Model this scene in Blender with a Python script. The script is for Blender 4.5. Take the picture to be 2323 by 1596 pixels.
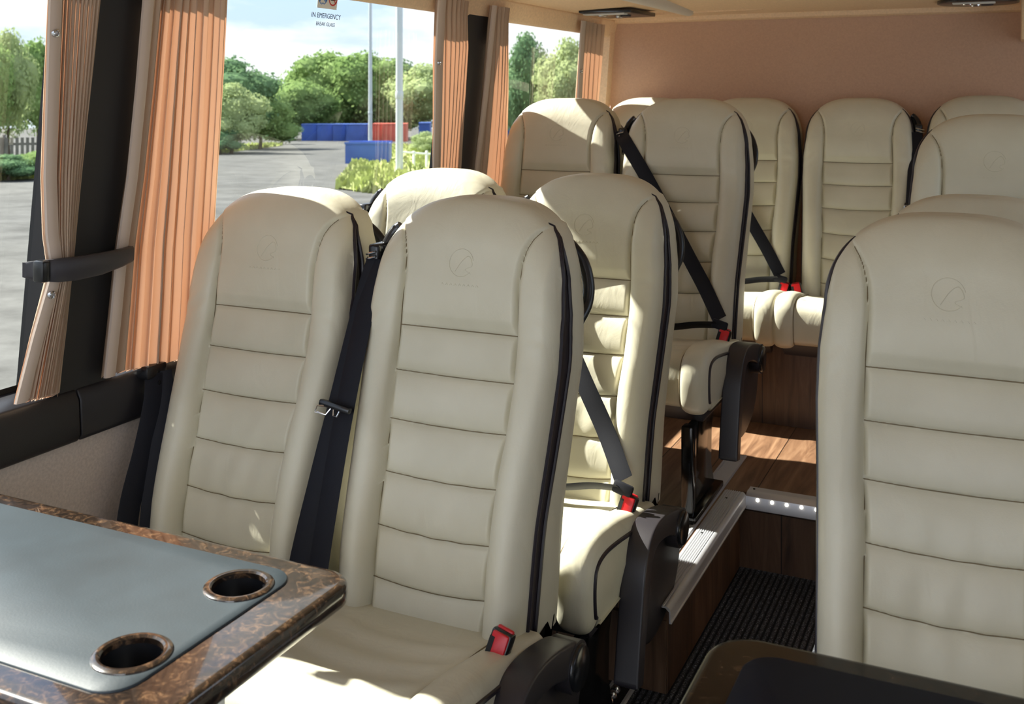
import bpy, bmesh, math, random
import numpy as np
from mathutils import Vector, Matrix

for _o in list(bpy.data.objects):
    bpy.data.objects.remove(_o)
SC = bpy.context.scene
COL = SC.collection
R = math.radians
PI = math.pi

# ------------------------------------------------------------------ camera
cd = bpy.data.cameras.new('camera')
cd.sensor_width = 36.0
cd.sensor_fit = 'HORIZONTAL'
cd.lens = 2395.0 / 2323.0 * 36.0
cd.shift_y = (214.3 - 798.0) / 2323.0
cd.clip_start = 0.02
cd.clip_end = 1000
cd.dof.use_dof = True
cd.dof.focus_distance = 2.35
cd.dof.aperture_fstop = 9.0
cam = bpy.data.objects.new('camera', cd)
cam.location = (0, 0, 1.40)
cam.rotation_euler = (R(90), 0, R(25.15))
COL.objects.link(cam)
SC.camera = cam

# ------------------------------------------------------------------ world, sun, exposure
SUN_DIR = Vector((-1.0, 0.04, 0.88)).normalized()       # towards the sun
SKY_STRENGTH = 2.5
SUN_STRENGTH = 22.0
EXPOSURE = 0.95
wd = bpy.data.worlds.new('sky')
SC.world = wd
wd.use_nodes = True
nt = wd.node_tree
nt.nodes.clear()


def nnew(nt, t, **kw):
    n = nt.nodes.new(t)
    for k, v in kw.items():
        if k.startswith('i_'):
            n.inputs[k[2:].replace('_', ' ')].default_value = v
        else:
            setattr(n, k, v)
    return n


def ramp(nt, fac, stops):
    n = nt.nodes.new('ShaderNodeValToRGB')
    e = n.color_ramp.elements
    while len(e) < len(stops):
        e.new(0.5)
    for el, (p, c) in zip(e, stops):
        el.position = p
        el.color = (*c, 1) if len(c) == 3 else c
    if fac is not None:
        nt.links.new(fac, n.inputs['Fac'])
    return n


def mixc(nt, fac, a, b, mode='MIX'):
    n = nt.nodes.new('ShaderNodeMix')
    n.data_type = 'RGBA'
    n.blend_type = mode
    for sock, v in ((n.inputs[0], fac), (n.inputs[6], a), (n.inputs[7], b)):
        if hasattr(v, 'is_output') or isinstance(v, bpy.types.NodeSocket):
            nt.links.new(v, sock)
        elif isinstance(v, (int, float)):
            sock.default_value = v
        else:
            sock.default_value = (*v, 1)
    return n.outputs[2]


def math_n(nt, op, a, b=0.0, c=0.0):
    n = nt.nodes.new('ShaderNodeMath')
    n.operation = op
    for s, v in zip(n.inputs, (a, b, c)):
        if isinstance(v, bpy.types.NodeSocket):
            nt.links.new(v, s)
        else:
            s.default_value = v
    return n.outputs[0]


_tc = nnew(nt, 'ShaderNodeTexCoord')
_sep = nnew(nt, 'ShaderNodeSeparateXYZ')
nt.links.new(_tc.outputs['Generated'], _sep.inputs[0])
_grad = ramp(nt, _sep.outputs[2], [(0.0, (0.44, 0.52, 0.60)), (0.05, (0.40, 0.49, 0.60)), (0.14, (0.38, 0.52, 0.74)), (0.3, (0.40, 0.58, 0.92)), (1.0, (0.30, 0.48, 0.88))])
_map = nnew(nt, 'ShaderNodeMapping')
_map.inputs['Scale'].default_value = (3.0, 3.0, 11.0)
_map.inputs['Location'].default_value = (0.35, 0.1, 0.2)
nt.links.new(_tc.outputs['Generated'], _map.inputs[0])
_cn = nnew(nt, 'ShaderNodeTexNoise', i_Scale=1.9, i_Detail=6.0, i_Roughness=0.55)
nt.links.new(_map.outputs[0], _cn.inputs['Vector'])
_cf = ramp(nt, _cn.outputs[0], [(0.36, (0, 0, 0)), (0.58, (1, 1, 1))])
_sky = mixc(nt, _cf.outputs[0], _grad.outputs[0], (0.70, 0.705, 0.715))
_bg = nnew(nt, 'ShaderNodeBackground')
_bg.inputs['Strength'].default_value = SKY_STRENGTH
nt.links.new(_sky, _bg.inputs['Color'])
_wo = nnew(nt, 'ShaderNodeOutputWorld')
nt.links.new(_bg.outputs[0], _wo.inputs[0])

sl = bpy.data.lights.new('sun', 'SUN')
sl.energy = SUN_STRENGTH
sl.angle = R(0.6)
sl.color = (1.0, 0.95, 0.86)
sun = bpy.data.objects.new('sun', sl)
sun.rotation_euler = SUN_DIR.to_track_quat('Z', 'Y').to_euler()
COL.objects.link(sun)

SC.view_settings.view_transform = 'Standard'
SC.view_settings.look = 'None'
SC.view_settings.gamma = 1.0
SC.view_settings.use_curve_mapping = False
SC.view_settings.exposure = EXPOSURE
SC.cycles.max_bounces = 10
SC.cycles.diffuse_bounces = 5
SC.cycles.glossy_bounces = 4
SC.cycles.transmission_bounces = 4
SC.cycles.transparent_max_bounces = 12
SC.cycles.caustics_reflective = False
SC.cycles.caustics_refractive = False
SC.cycles.sample_clamp_indirect = 6.0

# ------------------------------------------------------------------ materials


def lin(r, g, b):
    def f(v):
        v /= 255.0
        return v / 12.92 if v <= 0.04045 else ((v + 0.055) / 1.055) ** 2.4
    return (f(r), f(g), f(b))


def newmat(name):
    m = bpy.data.materials.new(name)
    m.use_nodes = True
    nt = m.node_tree
    return m, nt, nt.nodes['Principled BSDF']


def add_bump(nt, p, height, strength=0.2, dist=0.002):
    b = nnew(nt, 'ShaderNodeBump')
    b.inputs['Strength'].default_value = strength
    b.inputs['Distance'].default_value = dist
    nt.links.new(height, b.inputs['Height'])
    nt.links.new(b.outputs[0], p.inputs['Normal'])
    return b


def objco(nt, scale=(1, 1, 1)):
    t = nnew(nt, 'ShaderNodeTexCoord')
    m = nnew(nt, 'ShaderNodeMapping')
    m.inputs['Scale'].default_value = scale
    nt.links.new(t.outputs['Object'], m.inputs[0])
    return m.outputs[0]


def plain(name, col, rough=0.5, metal=0.0, spec=0.5, noise=None, bump=None, coat=0.0):
    """noise = (scale, amount) tint variation, bump = (scale, strength, distance)"""
    m, nt, p = newmat(name)
    p.inputs['Base Color'].default_value = (*col, 1)
    p.inputs['Roughness'].default_value = rough
    p.inputs['Metallic'].default_value = metal
    p.inputs['Specular IOR Level'].default_value = spec
    p.inputs['Coat Weight'].default_value = coat
    if noise or bump:
        co = objco(nt)
    if noise:
        n = nnew(nt, 'ShaderNodeTexNoise', i_Scale=noise[0], i_Detail=4.0)
        nt.links.new(co, n.inputs['Vector'])
        a = tuple(max(0, c * (1 - noise[1])) for c in col)
        b = tuple(min(1, c * (1 + noise[1])) for c in col)
        r = ramp(nt, n.outputs[0], [(0.3, a), (0.7, b)])
        nt.links.new(r.outputs[0], p.inputs['Base Color'])
    if bump:
        n2 = nnew(nt, 'ShaderNodeTexNoise', i_Scale=bump[0], i_Detail=3.0)
        nt.links.new(co, n2.inputs['Vector'])
        add_bump(nt, p, n2.outputs[0], bump[1], bump[2])
    return m


M = {}


def leather():
    m, nt, p = newmat('cream_leather')
    co = objco(nt)
    n = nnew(nt, 'ShaderNodeTexNoise', i_Scale=7.0, i_Detail=4.0)
    nt.links.new(co, n.inputs['Vector'])
    r = ramp(nt, n.outputs[0], [(0.3, (0.575, 0.545, 0.42)), (0.7, (0.645, 0.615, 0.485))])
    nt.links.new(r.outputs[0], p.inputs['Base Color'])
    p.inputs['Roughness'].default_value = 0.42
    p.inputs['Specular IOR Level'].default_value = 0.45
    v = nnew(nt, 'ShaderNodeTexVoronoi', i_Scale=420.0)
    nt.links.new(co, v.inputs['Vector'])
    wv = nnew(nt, 'ShaderNodeTexNoise', i_Scale=16.0, i_Detail=3.0, i_Distortion=1.2)
    mp = objco(nt, (1.0, 1.0, 0.45))
    nt.links.new(mp, wv.inputs['Vector'])
    b1 = nnew(nt, 'ShaderNodeBump')
    b1.inputs['Strength'].default_value = 0.12
    b1.inputs['Distance'].default_value = 0.0006
    nt.links.new(v.outputs['Distance'], b1.inputs['Height'])
    b2 = nnew(nt, 'ShaderNodeBump')
    b2.inputs['Strength'].default_value = 0.32
    b2.inputs['Distance'].default_value = 0.006
    nt.links.new(wv.outputs[0], b2.inputs['Height'])
    nt.links.new(b1.outputs[0], b2.inputs['Normal'])
    nt.links.new(b2.outputs[0], p.inputs['Normal'])
    return m


M['leather'] = leather()
M['thread'] = plain('tan_seam_thread', lin(118, 104, 78), 0.8)
M['piping'] = plain('black_piping_vinyl', lin(34, 28, 36), 0.38)
M['gusset'] = plain('plum_black_zip_tape', lin(36, 27, 33), 0.6)
M['plastic'] = plain('black_grained_plastic', lin(48, 45, 49), 0.40, bump=(600, 0.15, 0.0006))
M['plastic_gloss'] = plain('black_smooth_plastic', lin(24, 25, 28), 0.25)
M['metal_black'] = plain('black_gloss_paint', (0.006, 0.006, 0.006), 0.14)
M['chrome'] = plain('chrome', (0.62, 0.62, 0.64), 0.18, 1.0)
M['alu'] = plain('brushed_aluminium', (0.66, 0.67, 0.70), 0.42, 0.55, bump=(300, 0.05, 0.0005))
M['red'] = plain('red_plastic', (0.62, 0.012, 0.02), 0.35)
M['white_plastic'] = plain('pale_grey_plastic', lin(214, 210, 202), 0.4)
M['black'] = plain('matt_black', (0.006, 0.006, 0.007), 0.7)


def webbing():
    m, nt, p = newmat('black_webbing')
    p.inputs['Base Color'].default_value = (*lin(17, 19, 28), 1)
    p.inputs['Roughness'].default_value = 0.6
    p.inputs['Specular IOR Level'].default_value = 0.25
    p.inputs['Sheen Weight'].default_value = 0.02
    co = objco(nt)
    w = nnew(nt, 'ShaderNodeTexWave', i_Scale=300.0)
    w.bands_direction = 'DIAGONAL'
    nt.links.new(co, w.inputs['Vector'])
    add_bump(nt, p, w.outputs['Fac'], 0.25, 0.0005)
    return m


M['webbing'] = webbing()


def wood(name, across, along, width, dark=1.0):
    m, nt, p = newmat(name)
    t = nnew(nt, 'ShaderNodeTexCoord')
    s = nnew(nt, 'ShaderNodeSeparateXYZ')
    nt.links.new(t.outputs['Object'], s.inputs[0])
    ax = {'x': s.outputs[0], 'y': s.outputs[1], 'z': s.outputs[2]}
    u = math_n(nt, 'DIVIDE', ax[across], width)
    idx = math_n(nt, 'FLOOR', u)
    fr = math_n(nt, 'FRACT', u)
    wn = nnew(nt, 'ShaderNodeTexWhiteNoise')
    wn.noise_dimensions = '1D'
    nt.links.new(idx, wn.inputs['W'])
    off = math_n(nt, 'MULTIPLY', wn.outputs['Value'], 17.0)
    c = nnew(nt, 'ShaderNodeCombineXYZ')
    nt.links.new(math_n(nt, 'MULTIPLY', ax[across], 34.0), c.inputs[0])
    nt.links.new(math_n(nt, 'ADD', math_n(nt, 'MULTIPLY', ax[along], 3.2), off), c.inputs[1])
    nt.links.new(off, c.inputs[2])
    n = nnew(nt, 'ShaderNodeTexNoise', i_Scale=1.0, i_Detail=7.0, i_Roughness=0.62, i_Distortion=0.9)
    nt.links.new(c.outputs[0], n.inputs['Vector'])
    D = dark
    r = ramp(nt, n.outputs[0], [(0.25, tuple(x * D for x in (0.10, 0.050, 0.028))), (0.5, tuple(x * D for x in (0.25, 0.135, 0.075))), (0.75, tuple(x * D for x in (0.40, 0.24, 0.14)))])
    tint = math_n(nt, 'ADD', math_n(nt, 'MULTIPLY', wn.outputs['Value'], 0.45), 0.75)
    sc = nnew(nt, 'ShaderNodeVectorMath', operation='SCALE')
    nt.links.new(r.outputs[0], sc.inputs[0])
    nt.links.new(tint, sc.inputs['Scale'])
    gap = math_n(nt, 'LESS_THAN', fr, 0.018)
    col = mixc(nt, gap, sc.outputs[0], (0.012, 0.006, 0.004))
    nt.links.new(col, p.inputs['Base Color'])
    p.inputs['Roughness'].default_value = 0.36
    add_bump(nt, p, n.outputs[0], 0.12, 0.001)
    return m


M['wood_floor'] = wood('walnut_plank_floor', 'x', 'y', 0.17)
M['wood_riser_shaded'] = wood('walnut_plank_riser_shaded', 'x', 'z', 0.20, 0.42)  # same walnut, darkened to carry the shade on the step fronts
M['wood_side_shaded'] = wood('walnut_plank_side_shaded', 'y', 'z', 0.20, 0.5)  # same walnut, the platform side's shadow put into its colour


def burl(name, k, coat):
    m, nt, p = newmat(name)
    co = objco(nt)
    n = nnew(nt, 'ShaderNodeTexNoise', i_Scale=48.0, i_Detail=8.0, i_Roughness=0.72, i_Distortion=1.6)
    nt.links.new(co, n.inputs['Vector'])
    r = ramp(nt, n.outputs[0], [(q, tuple(k * c for c in v)) for q, v in [(0.38, (0.008, 0.006, 0.005)), (0.52, (0.028, 0.017, 0.011)), (0.64, (0.12, 0.068, 0.036)), (0.80, (0.27, 0.16, 0.085))]])
    nt.links.new(r.outputs[0], p.inputs['Base Color'])
    p.inputs['Roughness'].default_value = 0.22
    p.inputs['Coat Weight'].default_value = coat
    p.inputs['Specular IOR Level'].default_value = 0.5 if coat > 0.5 else 0.18
    p.inputs['Coat Roughness'].default_value = 0.05
    return m


M['burl'] = burl('burl_wood_lacquer', 1.0, 1.0)
M['burl_shaded'] = burl('shaded_burl_wood_lacquer', 0.40, 0.10)  # same burl as above, its shade at the second table painted in
M['inlay'] = plain('charcoal_leatherette', lin(40, 51, 58), 0.55, noise=(9, 0.22), bump=(260, 0.18, 0.0007), spec=0.5)
M['inlay_gloss'] = plain('black_leatherette', lin(20, 24, 38), 0.5, noise=(9, 0.15), bump=(260, 0.12, 0.0006), spec=0.08)
M['headliner'] = plain('beige_headliner_fabric', (0.78, 0.56, 0.36), 0.9, noise=(120, 0.08), bump=(500, 0.2, 0.001))
M['rearwall'] = plain('dusky_beige_wall_fabric', (0.58, 0.375, 0.265), 0.92, noise=(150, 0.05), bump=(600, 0.25, 0.001))
M['sidewall'] = plain('grey_beige_wall_carpet', (0.52, 0.44, 0.38), 0.95, noise=(160, 0.12), bump=(600, 0.3, 0.0012))
M['pillar'] = plain('black_pillar_trim', lin(34, 33, 34), 0.6, bump=(500, 0.12, 0.0006))
M['trim'] = plain('black_leatherette_trim', lin(28, 26, 30), 0.42, bump=(380, 0.2, 0.0007))


def curtain_mat():
    m, nt, p = newmat('peach_curtain_cloth')
    nt.nodes.remove(p)
    out = nt.nodes['Material Output']
    co = objco(nt)
    w = nnew(nt, 'ShaderNodeTexNoise', i_Scale=900.0, i_Detail=1.0)
    nt.links.new(co, w.inputs['Vector'])
    b = nnew(nt, 'ShaderNodeBump')
    b.inputs['Strength'].default_value = 0.15
    b.inputs['Distance'].default_value = 0.0005
    nt.links.new(w.outputs[0], b.inputs['Height'])
    d = nnew(nt, 'ShaderNodeBsdfDiffuse')
    d.inputs['Color'].default_value = (0.60, 0.45, 0.33, 1)
    t = nnew(nt, 'ShaderNodeBsdfTranslucent')
    t.inputs['Color'].default_value = (0.48, 0.228, 0.125, 1)
    nt.links.new(b.outputs[0], d.inputs['Normal'])
    mx = nnew(nt, 'ShaderNodeMixShader')
    mx.inputs[0].default_value = 0.26
    nt.links.new(d.outputs[0], mx.inputs[1])
    nt.links.new(t.outputs[0], mx.inputs[2])
    nt.links.new(mx.outputs[0], out.inputs[0])
    return m


M['curtain'] = curtain_mat()
M['hem'] = plain('beige_hem_tape', (0.55, 0.44, 0.36), 0.9, bump=(700, 0.15, 0.0006))


def glass(name, tint):
    m, nt, p = newmat(name)
    nt.nodes.remove(p)
    out = nt.nodes['Material Output']
    tr = nnew(nt, 'ShaderNodeBsdfTransparent')
    tr.inputs['Color'].default_value = (*tint, 1)
    gl = nnew(nt, 'ShaderNodeBsdfGlossy')
    gl.inputs['Roughness'].default_value = 0.0
    fr = nnew(nt, 'ShaderNodeLayerWeight')
    fr.inputs['Blend'].default_value = 0.5
    mx = nnew(nt, 'ShaderNodeMixShader')
    sch = math_n(nt, 'MULTIPLY_ADD', math_n(nt, 'POWER', fr.outputs['Facing'], 5.0), 0.90, 0.035)
    nt.links.new(sch, mx.inputs[0])
    nt.links.new(tr.outputs[0], mx.inputs[1])
    nt.links.new(gl.outputs[0], mx.inputs[2])
    nt.links.new(mx.outputs[0], out.inputs[0])
    return m


M['glass'] = glass('tinted_glass', (0.38, 0.395, 0.39))


def carpet():
    m, nt, p = newmat('black_ribbed_carpet')
    t = nnew(nt, 'ShaderNodeTexCoord')
    sp = nnew(nt, 'ShaderNodeSeparateXYZ')
    nt.links.new(t.outputs['Object'], sp.inputs[0])
    n = nnew(nt, 'ShaderNodeTexNoise', i_Scale=260.0, i_Detail=2.0)
    nt.links.new(t.outputs['Object'], n.inputs['Vector'])
    r = ramp(nt, n.outputs[0], [(0.35, (0.012, 0.013, 0.017)), (0.58, (0.06, 0.064, 0.078)), (0.72, (0.24, 0.25, 0.27))])
    # shade between the ribs, painted as near-black furrows
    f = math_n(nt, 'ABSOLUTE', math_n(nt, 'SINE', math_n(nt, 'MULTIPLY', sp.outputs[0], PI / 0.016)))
    furrow_shade = ramp(nt, f, [(0.35, (0.05, 0.05, 0.05)), (0.8, (1, 1, 1))])
    nt.links.new(mixc(nt, 1.0, r.outputs[0], furrow_shade.outputs[0], 'MULTIPLY'), p.inputs['Base Color'])
    p.inputs['Roughness'].default_value = 0.95
    add_bump(nt, p, n.outputs[0], 0.6, 0.003)
    return m


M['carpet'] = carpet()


def ground_mat():
    m, nt, p = newmat('grey_gravel')
    co = objco(nt)
    n = nnew(nt, 'ShaderNodeTexNoise', i_Scale=0.9, i_Detail=8.0, i_Roughness=0.7)
    nt.links.new(co, n.inputs['Vector'])
    n2 = nnew(nt, 'ShaderNodeTexNoise', i_Scale=0.07, i_Detail=4.0)
    nt.links.new(co, n2.inputs['Vector'])
    r = ramp(nt, n.outputs[0], [(0.3, (0.072, 0.072, 0.069)), (0.7, (0.15, 0.15, 0.145))])
    r2 = ramp(nt, n2.outputs[0], [(0.35, (0.8, 0.8, 0.8)), (0.7, (1.12, 1.1, 1.06))])
    nt.links.new(mixc(nt, 1.0, r.outputs[0], r2.outputs[0], 'MULTIPLY'), p.inputs['Base Color'])
    p.inputs['Roughness'].default_value = 1.0
    p.inputs['Specular IOR Level'].default_value = 0.1
    return m


M['gravel'] = ground_mat()
M['grass'] = plain('grass_green', (0.36, 0.40, 0.15), 0.95, noise=(0.8, 0.45), spec=0.1)


def leaf_mat(name, c1, c2):
    m, nt, p = newmat(name)
    nt.nodes.remove(p)
    out = nt.nodes['Material Output']
    co = objco(nt)
    n = nnew(nt, 'ShaderNodeTexNoise', i_Scale=0.8, i_Detail=3.0)
    nt.links.new(co, n.inputs['Vector'])
    r = ramp(nt, n.outputs[0], [(0.3, c1), (0.7, c2)])
    d = nnew(nt, 'ShaderNodeBsdfDiffuse')
    t = nnew(nt, 'ShaderNodeBsdfTranslucent')
    nt.links.new(r.outputs[0], d.inputs[0])
    nt.links.new(r.outputs[0], t.inputs[0])
    mx = nnew(nt, 'ShaderNodeMixShader')
    mx.inputs[0].default_value = 0.35
    nt.links.new(d.outputs[0], mx.inputs[1])
    nt.links.new(t.outputs[0], mx.inputs[2])
    nt.links.new(mx.outputs[0], out.inputs[0])
    return m


M['leaf'] = leaf_mat('leaf_mid_green', (0.15, 0.25, 0.075), (0.36, 0.47, 0.19))
M['leaf_dark'] = leaf_mat('leaf_dark_green', (0.09, 0.18, 0.09), (0.24, 0.36, 0.18))
M['leaf_pale'] = leaf_mat('leaf_pale_green', (0.26, 0.34, 0.15), (0.50, 0.56, 0.28))
M['bark'] = plain('bark', (0.09, 0.065, 0.045), 0.95)
M['galv'] = plain('galvanised_steel', (0.50, 0.54, 0.56), 0.55, 0.3)
M['blue_steel'] = plain('blue_painted_steel', (0.06, 0.13, 0.42), 0.6, noise=(0.6, 0.25))
M['red_steel'] = plain('red_painted_steel', (0.62, 0.13, 0.09), 0.6, noise=(0.6, 0.25))
M['white_paint'] = plain('white_painted_wood', (0.75, 0.75, 0.73), 0.6)
M['grey_wood'] = plain('weathered_fence_wood', (0.13, 0.12, 0.11), 0.9, noise=(2, 0.3))
M['ink_black'] = plain('black_ink', (0.01, 0.01, 0.01), 0.6)
M['ink_blue'] = plain('blue_ink', (0.02, 0.16, 0.52), 0.5)
M['ink_red'] = plain('red_ink', (0.60, 0.03, 0.03), 0.5)
M['ink_white'] = plain('white_vinyl', (0.78, 0.76, 0.72), 0.5)


def emit(name, col, s):
    m, nt, p = newmat(name)
    p.inputs['Base Color'].default_value = (0.8, 0.8, 0.78, 1)
    p.inputs['Emission Color'].default_value = (*col, 1)
    p.inputs['Emission Strength'].default_value = s
    return m


M['led'] = emit('led_glow', (1.0, 0.9, 0.72), 4.0)

# ------------------------------------------------------------------ mesh helpers


class MB:
    def __init__(self):
        self.v = []
        self.f = []
        self.mi = []

    def add(self, verts, faces, mi=0):
        o = len(self.v)
        self.v.extend([tuple(map(float, p)) for p in verts])
        self.f.extend([tuple(o + i for i in fc) for fc in faces])
        self.mi.extend([mi] * len(faces))

    def grid(self, P, mi=0, wrap_u=False, wrap_v=False, flip=False):
        """P: array (rows, cols, 3)"""
        P = np.asarray(P, float)
        n, m = P.shape[:2]
        fs = []
        for i in range(n if wrap_v else n - 1):
            i2 = (i + 1) % n
            for j in range(m if wrap_u else m - 1):
                j2 = (j + 1) % m
                q = (i * m + j, i * m + j2, i2 * m + j2, i2 * m + j)
                fs.append(q[::-1] if flip else q)
        self.add(P.reshape(-1, 3).tolist(), fs, mi)

    def box(self, a, b, bev=0.0, mi=0, mat=None, seg=2):
        bm = bmesh.new()
        bmesh.ops.create_cube(bm, size=1.0)
        for v in bm.verts:
            v.co = Vector(((a[0] + b[0]) / 2 + v.co.x * (b[0] - a[0]), (a[1] + b[1]) / 2 + v.co.y * (b[1] - a[1]), (a[2] + b[2]) / 2 + v.co.z * (b[2] - a[2])))
        if bev > 0:
            bmesh.ops.bevel(bm, geom=bm.edges[:], offset=bev, segments=seg, profile=0.5, affect='EDGES')
        if mat is not None:
            bmesh.ops.transform(bm, matrix=mat, verts=bm.verts)
        self.bm(bm, mi)

    def bm(self, bm, mi=0):
        bm.verts.index_update()
        self.add([v.co[:] for v in bm.verts], [[v.index for v in f.verts] for f in bm.faces], mi)
        bm.free()

    def prism(self, poly, axis, a, b, bev=0.0, mi=0, seg=2):
        """poly: 2-D outline in the two other axes (order kept), extruded along axis from a to b"""
        def P(p, t):
            if axis == 'x':
                return (t, p[0], p[1])
            if axis == 'y':
                return (p[0], t, p[1])
            return (p[0], p[1], t)
        bm = bmesh.new()
        A = [bm.verts.new(P(p, a)) for p in poly]
        B = [bm.verts.new(P(p, b)) for p in poly]
        n = len(poly)
        bm.faces.new(A)
        bm.faces.new(B[::-1])
        for i in range(n):
            bm.faces.new((A[i], B[i], B[(i + 1) % n], A[(i + 1) % n]))
        bmesh.ops.recalc_face_normals(bm, faces=bm.faces[:])
        if bev > 0:
            es = [e for e in bm.edges if e.is_manifold and e.calc_face_angle() > 0.6]
            bmesh.ops.bevel(bm, geom=es, offset=bev, segments=seg, profile=0.5, affect='EDGES')
        self.bm(bm, mi)

    def tube(self, path, r, seg=10, closed=False, mi=0, caps=True, flat=None):
        """flat = (ra, rb, upvector): elliptical section"""
        P = [Vector(p) for p in path]
        n = len(P)
        rr = r if hasattr(r, '__len__') else [r] * n
        rings = []
        nrm = None
        for i in range(n):
            if closed:
                t = (P[(i + 1) % n] - P[i - 1]).normalized()
            else:
                t = (P[min(i + 1, n - 1)] - P[max(i - 1, 0)]).normalized()
            if flat:
                u = Vector(flat[2])
                s = t.cross(u).normalized()
                w = s.cross(t).normalized()
                ra, rb = flat[0], flat[1]
            else:
                if nrm is None:
                    nrm = t.orthogonal().normalized()
                nrm = (nrm - t * nrm.dot(t))
                nrm = nrm.normalized() if nrm.length > 1e-6 else t.orthogonal().normalized()
                w = nrm
                s = t.cross(w)
                ra = rb = rr[i]
            rings.append([P[i] + s * (ra * math.cos(2 * PI * k / seg)) + w * (rb * math.sin(2 * PI * k / seg)) for k in range(seg)])
        self.grid([[tuple(q) for q in r_] for r_ in rings], mi, wrap_u=True, wrap_v=closed)
        if caps and not closed:
            o = len(self.v)
            self.add([tuple(q) for q in rings[0]], [tuple(range(seg))[::-1]], mi)
            self.add([tuple(q) for q in rings[-1]], [tuple(range(seg))], mi)

    def ribbon(self, path, side, width, th=0.0016, mi=0):
        """strap: path points, side = one vector or one per point (unit), width"""
        P = [Vector(p) for p in path]
        n = len(P)
        S = [Vector(s).normalized() for s in side] if hasattr(side[0], '__len__') else [Vector(side).normalized()] * n
        rows = []
        for i in range(n):
            t = (P[min(i + 1, n - 1)] - P[max(i - 1, 0)]).normalized()
            s = (S[i] - t * S[i].dot(t)).normalized()
            nn = t.cross(s).normalized()
            h = width / 2
            prof = [(-h, 0), (-h * 0.93, th / 2), (0, th / 2), (h * 0.93, th / 2), (h, 0), (h * 0.93, -th / 2), (0, -th / 2), (-h * 0.93, -th / 2)]
            rows.append([tuple(P[i] + s * a + nn * b) for a, b in prof])
        self.grid(rows, mi, wrap_u=True)
        self.add(rows[0], [tuple(range(8))[::-1]], mi)
        self.add(rows[-1], [tuple(range(8))], mi)

    def lathe(self, prof, c=(0, 0, 0), axis='z', seg=32, mi=0):
        rows = []
        for r, h in prof:
            ring = []
            for k in range(seg):
                a = 2 * PI * k / seg
                x, y = r * math.cos(a), r * math.sin(a)
                q = {'z': (x, y, h), 'x': (h, x, y), 'y': (y, h, x)}[axis]
                ring.append((q[0] + c[0], q[1] + c[1], q[2] + c[2]))
            rows.append(ring)
        self.grid(rows, mi, wrap_u=True)

    def mesh(self, name, mats, smooth=True, angle=40):
        me = bpy.data.meshes.new(name)
        me.from_pydata(self.v, [], self.f)
        for m in mats if isinstance(mats, (list, tuple)) else [mats]:
            me.materials.append(m)
        if len(set(self.mi)) > 1:
            me.polygons.foreach_set('material_index', self.mi)
        me.validate()
        bm = bmesh.new()
        bm.from_mesh(me)
        bmesh.ops.remove_doubles(bm, verts=bm.verts[:], dist=1e-6)
        bmesh.ops.recalc_face_normals(bm, faces=bm.faces[:])
        if smooth:
            for f in bm.faces:
                f.smooth = True
            lim = R(angle)
            for e in bm.edges:
                if e.is_manifold and e.calc_face_angle(0) > lim:
                    e.smooth = False
        bm.to_mesh(me)
        bm.free()
        me.update()
        return me

    def build(self, name, mats, parent=None, loc=None, smooth=True, angle=40, **props):
        return link(name, self.mesh(name, mats, smooth, angle), parent, loc, **props)


def link(name, data, parent=None, loc=None, rotz=0.0, **props):
    o = bpy.data.objects.new(name, data)
    COL.objects.link(o)
    if parent is not None:
        o.parent = parent
    if loc is not None:
        o.location = loc
    if rotz:
        o.rotation_euler = (0, 0, rotz)
    for k, v in props.items():
        if v is not None:
            o[k] = v
    return o


def thing(name, loc, label, category, group=None, rotz=0.0):
    return link(name, None, None, loc, rotz, label=label, category=category, group=group)


def smoothpath(pts, n=8):
    """Catmull-Rom through pts"""
    P = [np.array(p, float) for p in pts]
    P = [2 * P[0] - P[1]] + P + [2 * P[-1] - P[-2]]
    out = []
    for i in range(1, len(P) - 2):
        for k in range(n):
            t = k / n
            a, b, c, d = P[i - 1], P[i], P[i + 1], P[i + 2]
            out.append(0.5 * (2 * b + (c - a) * t + (2 * a - 5 * b + 4 * c - d) * t * t + (3 * b - 3 * c + d - a) * t ** 3))
    out.append(P[-2])
    return [tuple(p) for p in out]


def sstep(a, b, x):
    t = np.clip((np.asarray(x, float) - a) / (b - a), 0, 1)
    return t * t * (3 - 2 * t)


# ------------------------------------------------------------------ setting: cabin shell
def xs(z):          # the leaning window wall, inner skin
    return -1.705 + 0.12 * (z - 0.80)


def struct(name, mb, mats, parent=None, **kw):
    return mb.build(name, mats, parent, kind='structure' if parent is None else None, **kw)


# carpeted low floor with ribs running along the cabin
mb = MB()
xsn = np.arange(-1.75, 0.70, 0.002)
rib = 0.0060 * np.abs(np.sin(PI * xsn / 0.016)) ** 0.6 - 0.0065
mb.grid([[(x, y, z) for x, z in zip(xsn, rib)] for y in (-1.4, 0.5, 2.0, 3.14)])
mb.box((-1.80, -1.4, -0.06), (0.72, 3.14, -0.008))
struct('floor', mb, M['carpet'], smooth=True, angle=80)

mb = MB()
mb.box((-0.745, 3.135, 0.17), (0.72, 4.60, 0.22))
mb.box((-1.78, 2.40, 0.17), (-0.745, 4.60, 0.22))
struct('floor_upper', mb, M['wood_floor'])
mb = MB()
mb.box((-1.78, 2.385, 0.0), (-0.722, 2.405, 0.17))
mb.box((-0.735, 3.125, 0.0), (0.72, 3.145, 0.17))
struct('trim_1', mb, M['wood_riser_shaded'])
mb = MB()
mb.box((-0.74, 2.39, 0.0), (-0.72, 3.13, 0.1995))
struct('trim_2', mb, M['wood_side_shaded'])
mb = MB()
mb.box((-1.72, 3.816, 0.2205), (0.66, 3.84, 0.565))
struct('trim_3', mb, M['wood_riser_shaded'])
mb = MB()
mb.box((-0.25, 2.42, 0.0), (0.70, 3.12, 0.165))
struct('trim_4', mb, M['wood_floor'])

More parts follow.
